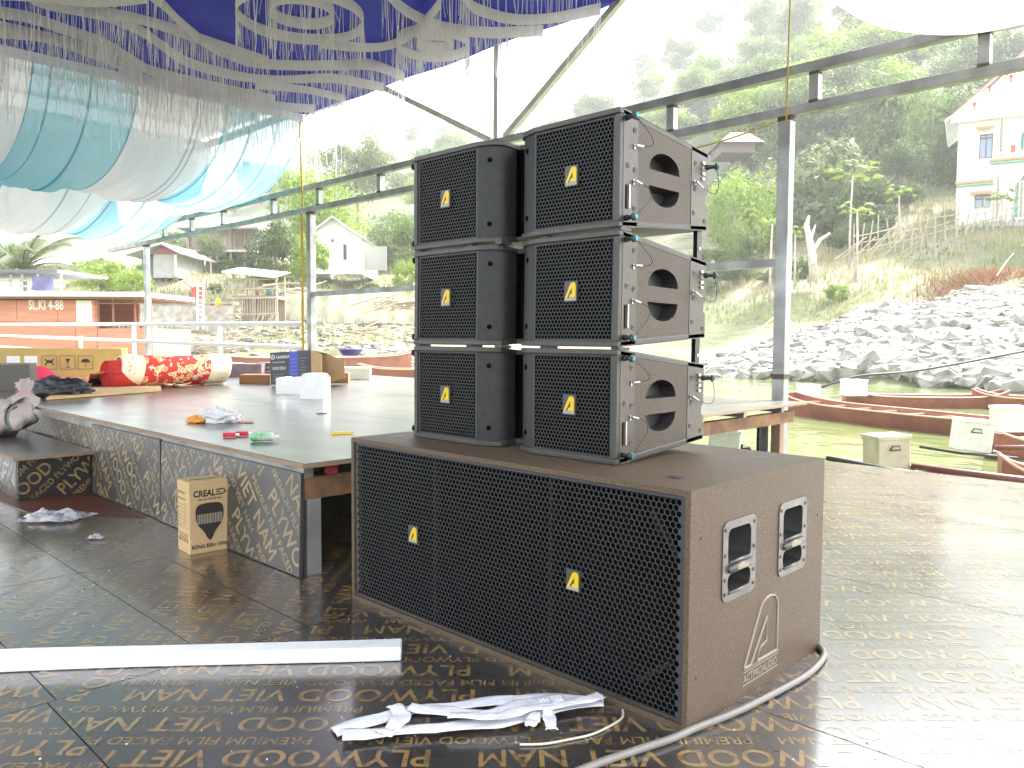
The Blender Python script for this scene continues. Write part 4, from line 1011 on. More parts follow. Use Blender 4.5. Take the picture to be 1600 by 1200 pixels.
# red-roofed house on the hill behind the stack
f_ = Fr(1140,232,62,'house','small dark house with a red roof half hidden by trees right of the top speaker','house')
b = f_.box(1128,238,1180,222,0,3.4); f_.part(b,'wall',mat('dark_wall',(.14,.10,.08),.8))
b = MB(); b.add([f_.p(1122,224,-.5),f_.p(1192,224,-.5),f_.p(1180,198,1.8),f_.p(1150,198,1.8),f_.p(1122,224,4.0),f_.p(1192,224,4.0)],[(0,1,2,3),(3,2,5,4),(0,3,4),(1,5,2)]); f_.part(b,'roof',mat('red_roof',(.16,.045,.04),.7,col2=(.10,.06,.05),vs=2))
# stilt house
WOOD = mat('weathered_boards', (.30,.235,.19), .85, col2=(.18,.14,.115), vs=3, stretch=(6,6,.4), bump=.3, bs=30)
THA = mat('thatch', (.40,.38,.34), .95, col2=(.27,.25,.22), vs=6, bump=.6, bs=14)
f_ = Fr(345,420,56,'stilt_house','old wooden stilt house with a grey roof beside the dark tree','house')
b = MB(); 
for i, x in enumerate(range(292,400,4)): b.b2(tuple(f_.p(x+.15,392,-.02*(i % 2))),tuple(f_.p(x+3.85,352,.1)))
wl_ = f_.part(b,'plank_wall',WOOD)
b = f_.box(292,394,402,391,-.3,4); f_.part(b,'floor_deck',mat('pale_beam',(.5,.46,.4),.8))
b = f_.box(368,386,380,362,-.06,-.022); f_.part(b,'shutter',mat('brown_shutter',(.16,.10,.07),.8),par=wl_)
for x in (296,318,340,362,384,400):
    b = MB(); b.b2(tuple(f_.p(x-1.6,425,-.15)),tuple(f_.p(x+1.6,352,-.06))); f_.part(b,'stilt',WOOD)
    b = MB(); b.b2(tuple(f_.p(x-1.6,425,3.6)),tuple(f_.p(x+1.6,394,3.8))); f_.part(b,'stilt',WOOD)
b = f_.box(300,418,398,396,2.5,2.6); f_.part(b,'under_wall',mat('dark_wall',(.14,.10,.08),.8))
b = MB(); b.add([f_.p(284,358,-1),f_.p(410,358,-1),f_.p(404,333,2.2),f_.p(294,333,2.2),f_.p(284,358,5.2),f_.p(410,358,5.2)],[(0,1,2,3),(3,2,5,4),(0,3,4),(1,5,2)]); f_.part(b,'roof',THA,solid=.12)
# white cottage
f_ = Fr(525,425,50,'cottage','small white plastered cottage with a gable right of the middle post','house')
v_, ff = shape2d([W(0,0)]*0+[(f_.p(488,428).x,f_.p(488,428).z),(f_.p(565,428).x,f_.p(565,428).z),(f_.p(565,370).x,f_.p(565,370).z),(f_.p(522,343).x,f_.p(522,343).z),(f_.p(488,366).x,f_.p(488,366).z)], [[(f_.p(x,y).x,f_.p(x,y).z) for x,y in ((537,406),(541,406),(541,382),(537,382))]], .5)
b = MB(); b.add([(v[0], .1+v[2]*.2, v[1]) for v in v_], ff); f_.part(b,'gable_wall',WH)
b = MB(); b.b2(tuple(f_.p(488,428,.2)),tuple(f_.p(491,366,6))); b.b2(tuple(f_.p(562,428,.2)),tuple(f_.p(565,372,6))); f_.part(b,'side_wall',WH)
b = MB(); b.beam(f_.p(522,341,2.8),f_.p(570,373,2.8),6.6,.1); b.beam(f_.p(483,369,2.8),f_.p(522,341,2.8),6.6,.1); f_.part(b,'roof',mat('zinc_pale',(.5,.5,.5),.5,metal=.2))
b = f_.box(535.5,407,542.5,380,.14,.18); wn = f_.part(b,'window',PGL); b = MB(); [b.b2(tuple(f_.p(x-.5,407,.0)),tuple(f_.p(x+.5,380,.04))) for x in (536.5,539,541.5)]; f_.part(b,'window_bars',BLACK,par=wn)
b = f_.box(518,379,522,374,-.02,.0); f_.part(b,'vent',mat('dark_wall',(.14,.10,.08),.8))
b = f_.box(565,420,600,382,1,1.1); f_.part(b,'yard_wall',mat('grey_plinth',(.4,.4,.38),.9))
# red gabled shed with metal roof
f_ = Fr(262,432,50,'shed','grey shed with a red gable under a pale metal roof beside the white post','shed')
b = f_.box(240,434,279,397,0,4); f_.part(b,'wall',mat('grey_render',(.42,.42,.40),.9,col2=(.33,.33,.31),vs=2))
b = f_.box(205,434,240,398,1.5,4); f_.part(b,'teal_wall',mat('teal_wall',(.10,.20,.20),.8))
v_, ff = shape2d([(f_.p(x,y).x,f_.p(x,y).z) for x,y in ((238,397),(283,397),(260,386))], (), .5); b = MB(); b.add([(v[0], -.1+v[2]*.1, v[1]) for v in v_], ff); f_.part(b,'gable',mat('red_gable',(.26,.06,.06),.7))
ZR = mat('pale_metal_roof',(.62,.63,.63),.5,metal=.1)
b = MB(); b.beam(f_.p(260,382,2),f_.p(294,399,2),6,.08); b.beam(f_.p(200,400,2.4),f_.p(260,382,2.4),6,.08); f_.part(b,'roof',ZR)
b = f_.box(276,432,279,399,-.3,-.2); f_.part(b,'downpipe',WHITE)
f_ = Fr(120,440,62,'long_roof_house','low house with a long pale roof behind the palm','house')
b = f_.box(30,440,205,415,0,5); f_.part(b,'wall',mat('grey_render',(.42,.42,.40),.9,col2=(.33,.33,.31),vs=2))
b = MB(); b.add([f_.p(20,417,-1),f_.p(214,417,-1),f_.p(196,388,3),f_.p(60,388,3)],[(0,1,2,3)]); f_.part(b,'roof',ZR,solid=.1)
# bamboo hut
f_ = Fr(398,512,37,'bamboo_hut','rickety bamboo hut with a corrugated roof on the left bank','hut')
b = MB(); b.grid(lambda u, v: Vector(f_.p(352+84*u, 421+8*u-3+6*(1-v)+3, -.5+2.6*v))+Vector((0,0,.03*math.sin(u*110)+.25*v)), 120, 1); f_.part(b,'roof',mat('old_tin',(.52,.50,.47),.6,metal=.3,col2=(.36,.33,.30),vs=3),solid=.02)
for x, d in ((366,0),(398,0),(432,0),(370,1.6),(430,1.6)): b = MB(); b.tube([f_.p(x+rnd.uniform(-2,2),515,d),f_.p(x,428,d)],.055,6); f_.part(b,'post',BAM)
for y in (436,451,465,490): b = MB(); b.tube([f_.p(358,y+2,-.07),f_.p(436,y,-.07)],.04,6); f_.part(b,'cross_pole',BAM)
for i in range(14): b = MB(); x = 380+i*4; b.tube([f_.p(x,494,-.1),f_.p(x+rnd.uniform(-1,1),466,-.1)],.022,5); f_.part(b,'lattice_slat',BAM)
b = f_.box(364,508,434,466,1.2,1.25); f_.part(b,'back_wall',WOOD); b = f_.box(364,467,434,462,-.05,1.7); f_.part(b,'shelf',WOOD)
for x0,x1,y0,c_ in ((389,395,448,(.40,.12,.12)),(408,418,452,(.10,.25,.20)),(422,428,450,(.10,.25,.2))): b = MB(); b.lathe([(.0,0),(.14,.0),(.15,.35),(.09,.45),(.0,.46)],10,Matrix.Translation(f_.p((x0+x1)/2,463,.8))); f_.part(b,'stored_drum',mat('drum%d'%x0,c_,.5),smooth=True)
for i in range(6): b = MB(); b.tube([f_.p(400+i*7,512,-.3),f_.p(412+i*5+rnd.uniform(-8,8),488,0)],.03,5); f_.part(b,'prop_pole',BAM)
# old stone retaining wall
STONE = mat('retaining_stone', (.45,.42,.36), .95, col2=(.28,.26,.22), vs=3.0, bump=.8, bs=5, bdist=.08)
f_ = Fr(255,512,39.5,'retaining_wall','low stone retaining wall along the left bank','wall')
b = MB(); b.grid(lambda u, v: f_.p(120+240*u, 520-48*v, -.0+.1*math.sin(u*60)*math.sin(v*7)+.5*v), 80, 12); f_.part(b,'stone_face',STONE); b = f_.box(120,474,360,470,.4,1.2); f_.part(b,'coping',STONE)
f_ = Fr(540,490,41,'retaining_wall','terraced earth and stone wall behind the middle rail','wall')
b = MB(); b.grid(lambda u, v: f_.p(440+215*u, 505-50*v, .1*math.sin(u*50)+.6*v), 60, 10); f_.part(b,'stone_face',mat('pale_terrace',(.52,.48,.38),.95,col2=(.36,.34,.22),vs=1.5,bump=.6,bs=4,bdist=.08))
# white ladder + red box
f_ = Fr(322,510,37.5,'ladder','white metal ladder leaning up the left bank','ladder')
for dx in (0,9): b = MB(); b.tube([f_.p(300+dx,438,.8),f_.p(306+dx,440,.3),f_.p(328+dx,515,-1.5)],.04,6); f_.part(b,'side_rail',WHITE)
for i in range(9): t_ = .1+i*.1; b = MB(); b.beam(f_.p(306+22*t_,440+75*t_,.3-1.8*t_),f_.p(315+22*t_,440+75*t_,.3-1.8*t_),.04,.04); f_.part(b,'rung',WHITE)
f_ = Fr(308,464,38.5,'red_shrine_box','small red box with a tilted lid standing among bushes by the ladder','box')
b = f_.box(299,465,316,448,0,.5); f_.part(b,'box_body',mat('red_paint',(.55,.08,.05),.5)); b = MB(); b.beam(f_.p(288,440,.2),f_.p(305,452,.2),.6,.05); f_.part(b,'lid',mat('red_paint',(.55,.08,.05),.5))
f_ = Fr(341,478,38.2,'yellow_jug','small yellow jug on the bank left of the bamboo hut','jug')
b = MB(); b.lathe([(0,0),(.13,0),(.15,.2),(.1,.33),(.04,.36),(.04,.42),(0,.42)],10); f_.part(b,'jug_body',mat('yellow_plastic',(.8,.55,.03),.4),smooth=True)
# stick piles
for j,(px,py,d,n,lab) in enumerate(((325,545,34.5,26,'pile of driftwood poles on the left bank'),(620,478,38,34,'heap of sticks and planks left of the speaker stack'),(560,520,36,16,'scattered boards on the bank behind the middle post'),(455,455,40,14,'loose branches beside the bamboo hut roof'))):
    f_ = Fr(px,py,d,'stick_pile',lab,'sticks'); b = MB()
    for i in range(n):
        x, z = rnd.gauss(0,.8), rnd.uniform(-.1,.35); a = rnd.uniform(-.4,.9); L = rnd.uniform(.4,1.0); dv = Vector((math.cos(a), rnd.uniform(-.3,.3), math.sin(a)*.6))*L; c = Vector((x, rnd.uniform(-.3,.3), z)); b.tube([c-dv, c+dv], rnd.uniform(.02,.05), 5)
    o_ = f_.part(b,'sticks',BAM); o_['kind']='stuff'

# ---- houseboat
SALM = mat('salmon_planks', (.62,.26,.17), .7, col2=(.50,.20,.13), vs=2, stretch=(.5,.5,6)); 
f_ = Fr(120,600,24,'houseboat','long salmon-red houseboat behind the railing at the far left','houseboat', turn=R(-3))
b = MB(); b.b2(tuple(f_.p(-330,600,.0)),tuple(f_.p(155,470,.12))); b.b2(tuple(f_.p(156,600,.0)),tuple(f_.p(243,513,.12))); b.b2(tuple(f_.p(-330,600,2.4)),tuple(f_.p(155,470,2.5)))
b.b2(tuple(f_.p(240,600,.13)),tuple(f_.p(243,513,2.5))); hull = f_.part(b,'hull_panel',SALM)
b = f_.box(-330,620,245,601,-.1,2.6); f_.part(b,'hull_bottom',mat('dark_red_hull',(.30,.10,.06),.7))
b = f_.box(-330,458,242,465,-.5,2.9); f_.part(b,'roof',WHITE); b = f_.box(-330,465.3,240,468,-.4,2.8); f_.part(b,'roof_edge',mat('brown_red_edge',(.30,.12,.08),.7))
b = f_.box(123,505,148,470,-.03,-.004); f_.part(b,'white_door',WHITE)
b = f_.box(148,513,153,470,-.03,-.004); f_.part(b,'door_jamb',SALM)
b = MB(); 
for x, y0, y1 in ((26,470,500),(-30,470,600),(92,470,505),(120,513,600),(153,540,600),(217,540,600)): b.b2(tuple(f_.p(x,y1,-.006)),tuple(f_.p(x+.8,y0,-.001)))
for y in (483,503,528,566): b.b2(tuple(f_.p(-330,y+.5,-.0058)),tuple(f_.p(122 if y<510 else 243,y,-.0012)))
f_.part(b,'panel_seams',mat('seam_brown',(.25,.09,.05),.8),par=hull)
b = MB(); onplane(b, text2d('SL.KI 4-88', .40, .03, .62), f_.p(46,484,-.012), (1,0,0), (0,0,1), 0); f_.part(b,'hull_number',WHITE,par=hull)
for x in (156,180,215,240): b = MB(); b.beam(f_.p(x,514,.05),f_.p(x,468,.05),.05,.05); f_.part(b,'roof_stanchion',mat('brown_red_edge',(.30,.12,.08),.7))
b = MB()
for i in range(10): b.b2(tuple(f_.p(157+i*8,513,.5)),tuple(f_.p(161+i*8,505+rnd.uniform(-2,3),.7)))
f_.part(b,'stored_jars',mat('jar_red',(.4,.08,.07),.5,col2=(.7,.7,.68),vs=14))
b = MB()
for x in (-40,4,22,48,86): b.beam(f_.p(x,458,.4),f_.p(x,428,.4),.05,.05)
for y in (438,447): b.beam(f_.p(-200,y,.4),f_.p(90,y,.4),.05,.05)
f_.part(b,'upper_rail',WHITE)
b = f_.box(-200,428,100,423,-.2,2.5); f_.part(b,'upper_canopy',mat('dark_grey_roof',(.15,.15,.16),.6))
f_2 = Fr(67,442,23.6,'hanging_cloth','lilac cloth hung over the upper rail of the houseboat','cloth')
b = MB(); b.grid(lambda u, v: f_2.p(49+36*u, 430+24*v+2.5*math.sin(u*3.14)*(1-v), .0+.05*math.sin(u*9+v*4)), 20, 14); f_2.part(b,'fabric',mat('lilac_cloth',(.17,.165,.30),.9,trl=.2),smooth=True)
# ---- long wooden boats
BR = mat('boat_red', (.26,.085,.05), .55, col2=(.18,.06,.04), vs=3); BI = mat('boat_inside', (.30,.13,.08), .7); BWH = mat('boat_rail_pale', (.48,.27,.19), .6)
def boat(p0, p1, width, free, label, rise=.15, group='long wooden boats moored on the river', ribs=10, cat='boat'):
    p0, p1 = Vector(p0), Vector(p1); d = p1-p0; L = d.length; a = math.atan2(d.y, d.x)
    r_ = emp('longboat', label, cat, ((p0.x+p1.x)/2, (p0.y+p1.y)/2, WZ), a, group)
    def sec(t_):
        w_ = width/2*(math.sin(math.pi*min(1, max(0.0, t_*.94+.03)))**.45); e = abs(2*t_-1)**5; return (t_-.5)*L, w_, rise*e
    N = 30; b = MB(); rows = []
    for i in range(N+1):
        x, w_, z = sec(i/N); rows.append([(x,-w_,free+z),(x,-w_*.72,-.12+z*.9),(x,w_*.72,-.12+z*.9),(x,w_,free+z)])
    b.add([p for r in rows for p in r], [(i*4+k, i*4+k+1, i*4+k+5, i*4+k+4) for i in range(N) for k in range(3)]+[(0,3,2,1),(N*4,N*4+1,N*4+2,N*4+3)])
    b.build('hull', BR, r_, local=True, solid=.03)
    b = MB()
    for s in (1,-1): b.tube([(r[0][0], s*r[0][1]*-1*1.0, r[0][2]+.01) for r in rows], .016, 5)
    b.build('gunwale', BWH, r_, local=True)
    b = MB(); b.add([(r[k][0], r[k][1]*.9, r[1][2]+.09) for r in rows for k in (0,3)], [(2*i,2*i+2,2*i+3,2*i+1) for i in range(N)]); b.build('floorboards', BI, r_, local=True)
    for i in range(1, ribs): x, w_, z = sec(i/ribs); b = MB(); b.b2((x-.03,-w_*.95,free+z-.07),(x+.03,w_*.95,free+z-.03)); b.build('thwart', BI, r_, local=True)
    return r_
def engine(px, py0, py1, wpx, depth, label, mt, turn=0, tilt=0, handle=False):
    f_ = Fr(px, py1, depth, 'engine_box', label, 'engine box', 'engine boxes on the boat sterns', turn=turn); w_ = wpx*f_.k; h = (py1-py0)*f_.k
    b = MB(); b.b2((-w_/2,0,0),(w_/2,w_*.8,h)); f_.part(b,'box_shell',mt,bevel=.012)
    b = MB(); b.b2((-w_/2-.008,-.008,h-.03),(w_/2+.008,w_*.8+.008,h+.006)); f_.part(b,'box_lid',mt,bevel=.004)
    if handle: b = MB(); b.tube([(-w_*.16,-.012,h*.62),(-w_*.1,-.022,h*.74),(w_*.1,-.022,h*.74),(w_*.16,-.012,h*.62),(-w_*.16,-.012,h*.62)],.006,5); f_.part(b,'lid_handle',BLACKM)
    b = MB(); b.tube([(w_*.45,.1,.0),(w_*.75,.12,.02),(w_*.9,.14,-.04)],.018,6); b.b2((w_*.5,.05,0),(w_*.58,.12,h*.3)); f_.part(b,'engine_arm',BLACKM)
    f_.root.rotation_euler[1] = tilt
    return f_
def onw(px, py, z=WZ): return un(px, py, 2, z)
boat(onw(1232,645), onw(1680,698), .95, .24, 'long red boat lying in mid-river pointing left, nearest of the long hulls')
boat(onw(1318,634), onw(1570,637), .9, .22, 'red boat behind the nearest long hull, against the rocks')
boat(onw(1520,636), onw(1790,650), .9, .24, 'red boat at the right edge against the rocks')
boat(onw(1548,716), onw(1850,700), .8, .16, 'red boat bow at the right edge between two engine boxes')
boat(onw(1560,775), onw(1900,800), .8, .22, 'red boat in the lower right corner beside the deck')
boat(onw(330,596), onw(640,588), 1.1, .72, 'long orange-red boat moored behind the railing at the left bank')
boat(onw(560,604), onw(800,606), .9, .5, 'low red boat behind the stage near the speaker stack')
EB1 = mat('engine_box_dirty', (.50,.44,.32), .6, col2=(.36,.30,.21), vs=5); EB2 = mat('engine_box_white', (.66,.66,.60), .6, col2=(.5,.49,.42), vs=7)
engine(1398,682,737,55,6.9,'dirty beige engine box with a wire handle beside the deck edge',EB1,R(8),R(-2),True)
engine(1522,657,706,50,8.6,'pale grey engine box tilted on a boat left of the right frame edge',EB2,R(-12),R(5),True)
engine(1583,636,676,42,10,'pale greenish engine box at the right frame edge',EB2,R(-8),R(-2))
engine(1340,594,619,32,16.3,'white engine box on the boat by the rocks',WHITE,R(5),0)
engine(1266,602,628,30,15.4,'white engine box at the bow of the nearest long hull',WHITE,R(-5),0)
engine(1131,672,702,48,7.4,'old pale crate-like engine box seen behind the big brown speaker',EB2,R(-20),R(3))
def pole(pts, r, label, m_, name='mooring_pole', cat='pole'):
    b = MB(); b.tube(pts, r, 7); return tag(b.build(name, m_, smooth=True), label, cat)
pole([at(1292,716,6.6), at(1400,735,6.8), at(1640,770,6.2)], .022, 'long dark propeller shaft lying along the outer deck edge', BLACKM, 'propeller_shaft', 'shaft')
pole([at(1425,728,6.9), at(1500,738,6.6), at(1680,760,6.0)], .03, 'dark red tiller pole running right from the beige engine box', mat('maroon',(.16,.05,.04),.5), 'tiller_pole', 'tiller')
pole([at(1395,738,6.9), at(1480,742,6.7), at(1690,778,6.0)], .022, 'thin red rail along the boat beside the deck', BR, 'boat_rail', 'rail')
pole([at(1437,698,8.6), at(1500,708,8.6), at(1590,716,8.4)], .016, 'dark propeller shaft below the tilted engine box', BLACKM, 'propeller_shaft', 'shaft')
pole([at(1555,700,8.4), at(1600,700,8.2), at(1660,702,8.0)], .03, 'red tiller frame at the right edge beside the tilted engine box', mat('maroon',(.16,.05,.04),.5), 'tiller_pole', 'tiller')
def rope(pts, r, label, m_, name='rope', n=8): 
    b = MB(); b.tube(spl(pts, n), r, 6); return tag(b.build(name, m_, smooth=True), label, 'rope')
rope([at(1284,605,19), at(1340,588,19), at(1440,578,19), at(1620,545,19)], .03, 'dark cable stretched low over the water toward the right bank', BLACK, 'cable')
rope([at(1090,588,24), at(1130,560,25), at(1180,520,27), at(1222,485,29)], .02, 'thin pale mooring rope rising from the water behind the speakers', BWH)
rope([at(1558,430,32), at(1580,400,36), at(1612,370,40)], .02, 'thin white rope on the grassy slope below the house', WHITE)
YR = mat('yellow_rope', (.42,.29,.03), .6)
rope([(-1.80,TY-.06,3.95),(-1.80,TY-.07,3.2),(-1.80,TY-.08,2.6),(-1.79,TY-.09,2.52)], .007, 'yellow rope hanging down beside the right steel post', YR)
rope([(-1.86,TY-.1,2.53),(-2.3,TY-.12,2.46),(-2.75,TY-.1,2.44)], .006, 'yellow rope sagging sideways from the top of the right post', YR)
rope([(-8.62,TY-.1,3.86),(-8.55,TY-.12,3.2),(-8.56,TY-.1,2.65)], .012, 'yellow rope dropping from the ceiling corner to the beam', YR)
rope([(-8.59,TY-.1,2.58),(-8.575,TY-.1,1.9),(-8.585,TY-.1,1.2),(-8.57,TY-.1,.46)], .016, 'thick yellow cable strapped to the middle post', YR, 'cable')
rope([(-1.7,1.3,1.25),(-1.69,1.25,1.05),(-1.62,1.3,.95),(-1.6,1.3,1.3)], .008, 'loop of yellow hose seen in the gap behind the cabinets', YR)
# ================================================================== things on the stage and the floor
ZS = .4405
def ons(px, py, z=ZS): return un(px, py, 2, z)
PATR = mat('carpet_red', (.55,.035,.03), .95, bump=.3, bs=300)
def patmat():
    m_ = mat('carpet_pattern', (.55,.04,.03), .95); n = m_.node_tree; N = n.nodes; L = n.links; p = N['Principled BSDF']
    tc = N.new('ShaderNodeTexCoord'); mp = N.new('ShaderNodeMapping'); mp.inputs['Scale'].default_value = (1,1,1); L.new(tc.outputs['UV'], mp.inputs[0])
    vo = N.new('ShaderNodeTexVoronoi'); vo.inputs['Scale'].default_value = 5.5; vo.inputs['Randomness'].default_value = .55
    nz = N.new('ShaderNodeTexNoise'); nz.inputs['Scale'].default_value = 17; nz.inputs['Detail'].default_value = 3; L.new(mp.outputs[0], nz.inputs['Vector'])
    mm = N.new('ShaderNodeMix'); mm.data_type = 'VECTOR'; mm.inputs[0].default_value = .16; L.new(mp.outputs[0], mm.inputs[4]); L.new(nz.outputs[1], mm.inputs[5]); L.new(mm.outputs[1], vo.inputs['Vector'])
    wv = N.new('ShaderNodeMath'); wv.operation = 'MULTIPLY'; wv.inputs[1].default_value = 13; L.new(vo.outputs['Distance'], wv.inputs[0])
    sn = N.new('ShaderNodeMath'); sn.operation = 'SINE'; L.new(wv.outputs[0], sn.inputs[0])
    ad = N.new('ShaderNodeMath'); ad.operation = 'MULTIPLY_ADD'; ad.inputs[1].default_value = 5; ad.inputs[2].default_value = -2.5; L.new(nz.outputs[0], ad.inputs[0])
    sm = N.new('ShaderNodeMath'); sm.operation = 'ADD'; L.new(sn.outputs[0], sm.inputs[0]); L.new(ad.outputs[0], sm.inputs[1])
    rp = N.new('ShaderNodeValToRGB'); rp.color_ramp.interpolation = 'CONSTANT'; e = rp.color_ramp.elements
    e[0].position = 0; e[0].color = (.55,.04,.03,1); e[1].position = .32; e[1].color = (.78,.66,.40,1)
    q = e.new(.55); q.color = (.55,.04,.03,1); q = e.new(.62); q.color = (.80,.70,.48,1); q = e.new(.9); q.color = (.55,.28,.08,1)
    L.new(sm.outputs[0], rp.inputs[0])
    # cream border bands by v
    sp_ = N.new('ShaderNodeSeparateXYZ'); L.new(tc.outputs['UV'], sp_.inputs[0])
    a1 = N.new('ShaderNodeMath'); a1.operation = 'SUBTRACT'; a1.inputs[1].default_value = .5; L.new(sp_.outputs[1], a1.inputs[0])
    a2 = N.new('ShaderNodeMath'); a2.operation = 'ABSOLUTE'; L.new(a1.outputs[0], a2.inputs[0])
    a3 = N.new('ShaderNodeMath'); a3.operation = 'GREATER_THAN'; a3.inputs[1].default_value = .30; L.new(a2.outputs[0], a3.inputs[0])
    r2 = N.new('ShaderNodeValToRGB'); r2.color_ramp.interpolation = 'CONSTANT'; e = r2.color_ramp.elements
    e[0].position = 0; e[0].color = (.80,.70,.50,1); e[1].position = .62; e[1].color = (.52,.10,.05,1); q = e.new(.78); q.color = (.78,.68,.46,1); L.new(sm.outputs[0], r2.inputs[0])
    mx = N.new('ShaderNodeMix'); mx.data_type = 'RGBA'; L.new(a3.outputs[0], mx.inputs[0]); L.new(rp.outputs[0], mx.inputs[6]); L.new(r2.outputs[0], mx.inputs[7])
    L.new(mx.outputs[2], p.inputs['Base Color']); return m_
PAT = patmat()
def uvgrid(o, nu, nv, su=1, sv=1):
    me = o.data; uv = me.uv_layers.new(name='UV')
    for p in me.polygons:
        for li in p.loop_indices:
            vi = me.loops[li].vertex_index; uv.data[li].uv = ((vi % (nu+1))/nu*su, (vi//(nu+1))/nv*sv)
# rolled carpet : axis along +y
cr = emp('rolled_carpet', 'rolled red and cream patterned carpet lying on the stage', 'carpet', (-6.45,1.5,ZS))
def spiral(u, v):
    th = u*2*math.pi*1.35; r_ = .150-.018*u+.004*math.sin(v*9); y = 1.0+1.0*v
    bump_ = .035*math.exp(-((v-.40)/.14)**2)*max(0, math.sin(th+.4))
    rr_ = r_+bump_
    return Vector((-6.42+rr_*math.sin(th+2.8)*1.12, y-.03*math.cos(th), ZS+.148+rr_*math.cos(th+2.8)*.97))
b = MB(); b.grid(spiral, 60, 30); o = b.build('outer_carpet', PAT, cr, smooth=True, solid=.008); uvgrid(o, 60, 30, 1.2, 1.0)
RIN = Matrix.Translation((-6.46,1.3,0)) @ Matrix.Rotation(R(10),4,'Z') @ Matrix.Translation((6.46,-1.33,0))
b = MB(); 
for k in range(7): r_ = .118-k*.016; b.grid(lambda u, v, r_=r_: Vector((-6.44+r_*math.cos(2*math.pi*u), .93+.5*v+k*.002, ZS+.127+r_*math.sin(2*math.pi*u))), 28, 1)
fr(RIN, b); b.build('inner_red_roll', PATR, cr, smooth=True, solid=.006)
b = MB(); b.cyl((-6.44,.95,ZS+.127),(-6.44,1.45,ZS+.127),.112,28); fr(RIN, b); b.build('roll_core', mat('carpet_dark_red', (.38,.02,.025), .95, bump=.3, bs=300), cr)
b = MB(); b.grid(lambda u, v: Vector((-8.9+2.5*u, .62+.75*v+.10*math.sin(u*5), ZS+.02+.05*abs(math.sin(u*6+v*2))*(.3+.7*u)+(.10*max(0,u-.8)*5 if v>.3 else .0))), 50, 20)
o = tag(b.build('unrolled_carpet', PAT, smooth=True, solid=.008), 'red patterned carpet spread in waves left of the carpet roll', 'carpet'); uvgrid(o, 50, 20, 2.4, 1.0)
b = MB(); b.grid(lambda u, v: Vector((-7.65+.55*u, .35+.5*v, ZS+.01+.14*math.sin(math.pi*u)**.7*math.sin(math.pi*v)**.7*(1+.35*math.sin(u*14+v*9)))), 24, 24)
tag(b.build('red_cloth', mat('magenta_red_cloth', (.52,.02,.07), .9), smooth=True), 'crumpled bright red cloth at the far left of the stage', 'cloth')
def boxat(p, size, rz, name, label, cat, m_, group=None, tilt=(0,0), bevel=.004, open_top=False):
    r_ = emp(name, label, cat, p, rz, group); b = MB()
    L_, W_, H_ = size
    b.b2((-L_/2,0,0),(L_/2,W_,H_)); b.build('box_body', m_, r_, local=True, bevel=bevel)
    r_.rotation_euler = (tilt[0], tilt[1], rz)
    return r_
# long cardboard box
p0, p1 = ons(0,594), ons(191,592); dv = (p1-p0).normalized(); az = math.atan2(dv.y, dv.x)
c_ = p1-dv*1.1+Vector((0,0,0)); lb_ = boxat(c_, (2.2,.5,.33), az, 'long_cardboard_box', 'long brown cardboard box with handling symbols against the railing', 'cardboard box', CARD2)
def onbox(r_, x, z, w_, h_, name, m_, y=-.002, par=None):
    b = MB(); b.b2((x,y,z),(x+w_,y+.001,z+h_)); return b.build(name, m_, par or r_, local=True)
for i, x in enumerate((.18,.34)): onbox(lb_, x-.16, .10, .12, .15, 'white_label', WHITE)
for i in range(3):
    x = .34+i*.17; b = MB()
    for a_, c2 in (((x,.11),(x+.14,.11)),((x+.14,.11),(x+.14,.25)),((x+.14,.25),(x,.25)),((x,.25),(x,.11))): b.beam((a_[0],-.002,a_[1]),(c2[0],-.002,c2[1]),.002,.005)
    if i == 0: b.tube([(x+.03,-.002,.15),(x+.05,-.002,.19),(x+.03,-.002,.22)],.006,4); b.tube([(x+.11,-.002,.15),(x+.09,-.002,.19),(x+.11,-.002,.22)],.006,4); b.beam((x+.05,-.002,.19),(x+.09,-.002,.19),.003,.03)
    if i == 1: b.prism([(0,0),(.045,0),(.022,-.05)],-.001,.001,Matrix.Translation((x+.05,-.002,.22)) @ Matrix.Rotation(R(90),4,'X')); b.beam((x+.07,-.002,.17),(x+.07,-.002,.13),.003,.006); b.beam((x+.05,-.002,.13),(x+.095,-.002,.13),.003,.006)
    if i == 2: b.prism([(math.cos(a_)*.045,math.sin(a_)*.04) for a_ in [R(k) for k in range(0,181,20)]],-.001,.001,Matrix.Translation((x+.07,-.002,.18)) @ Matrix.Rotation(R(90),4,'X')); b.beam((x+.07,-.002,.18),(x+.07,-.002,.13),.003,.005)
    b.build('handling_symbol', INK, lb_, local=True)
boxat(ons(-22,612)+Vector((-.05,-.05,0)), (.75,.5,.22), az+.1, 'dark_storage_box', 'dark grey box with a pale top beside the long cardboard box', 'box', mat('dark_box', (.10,.09,.08), .7))
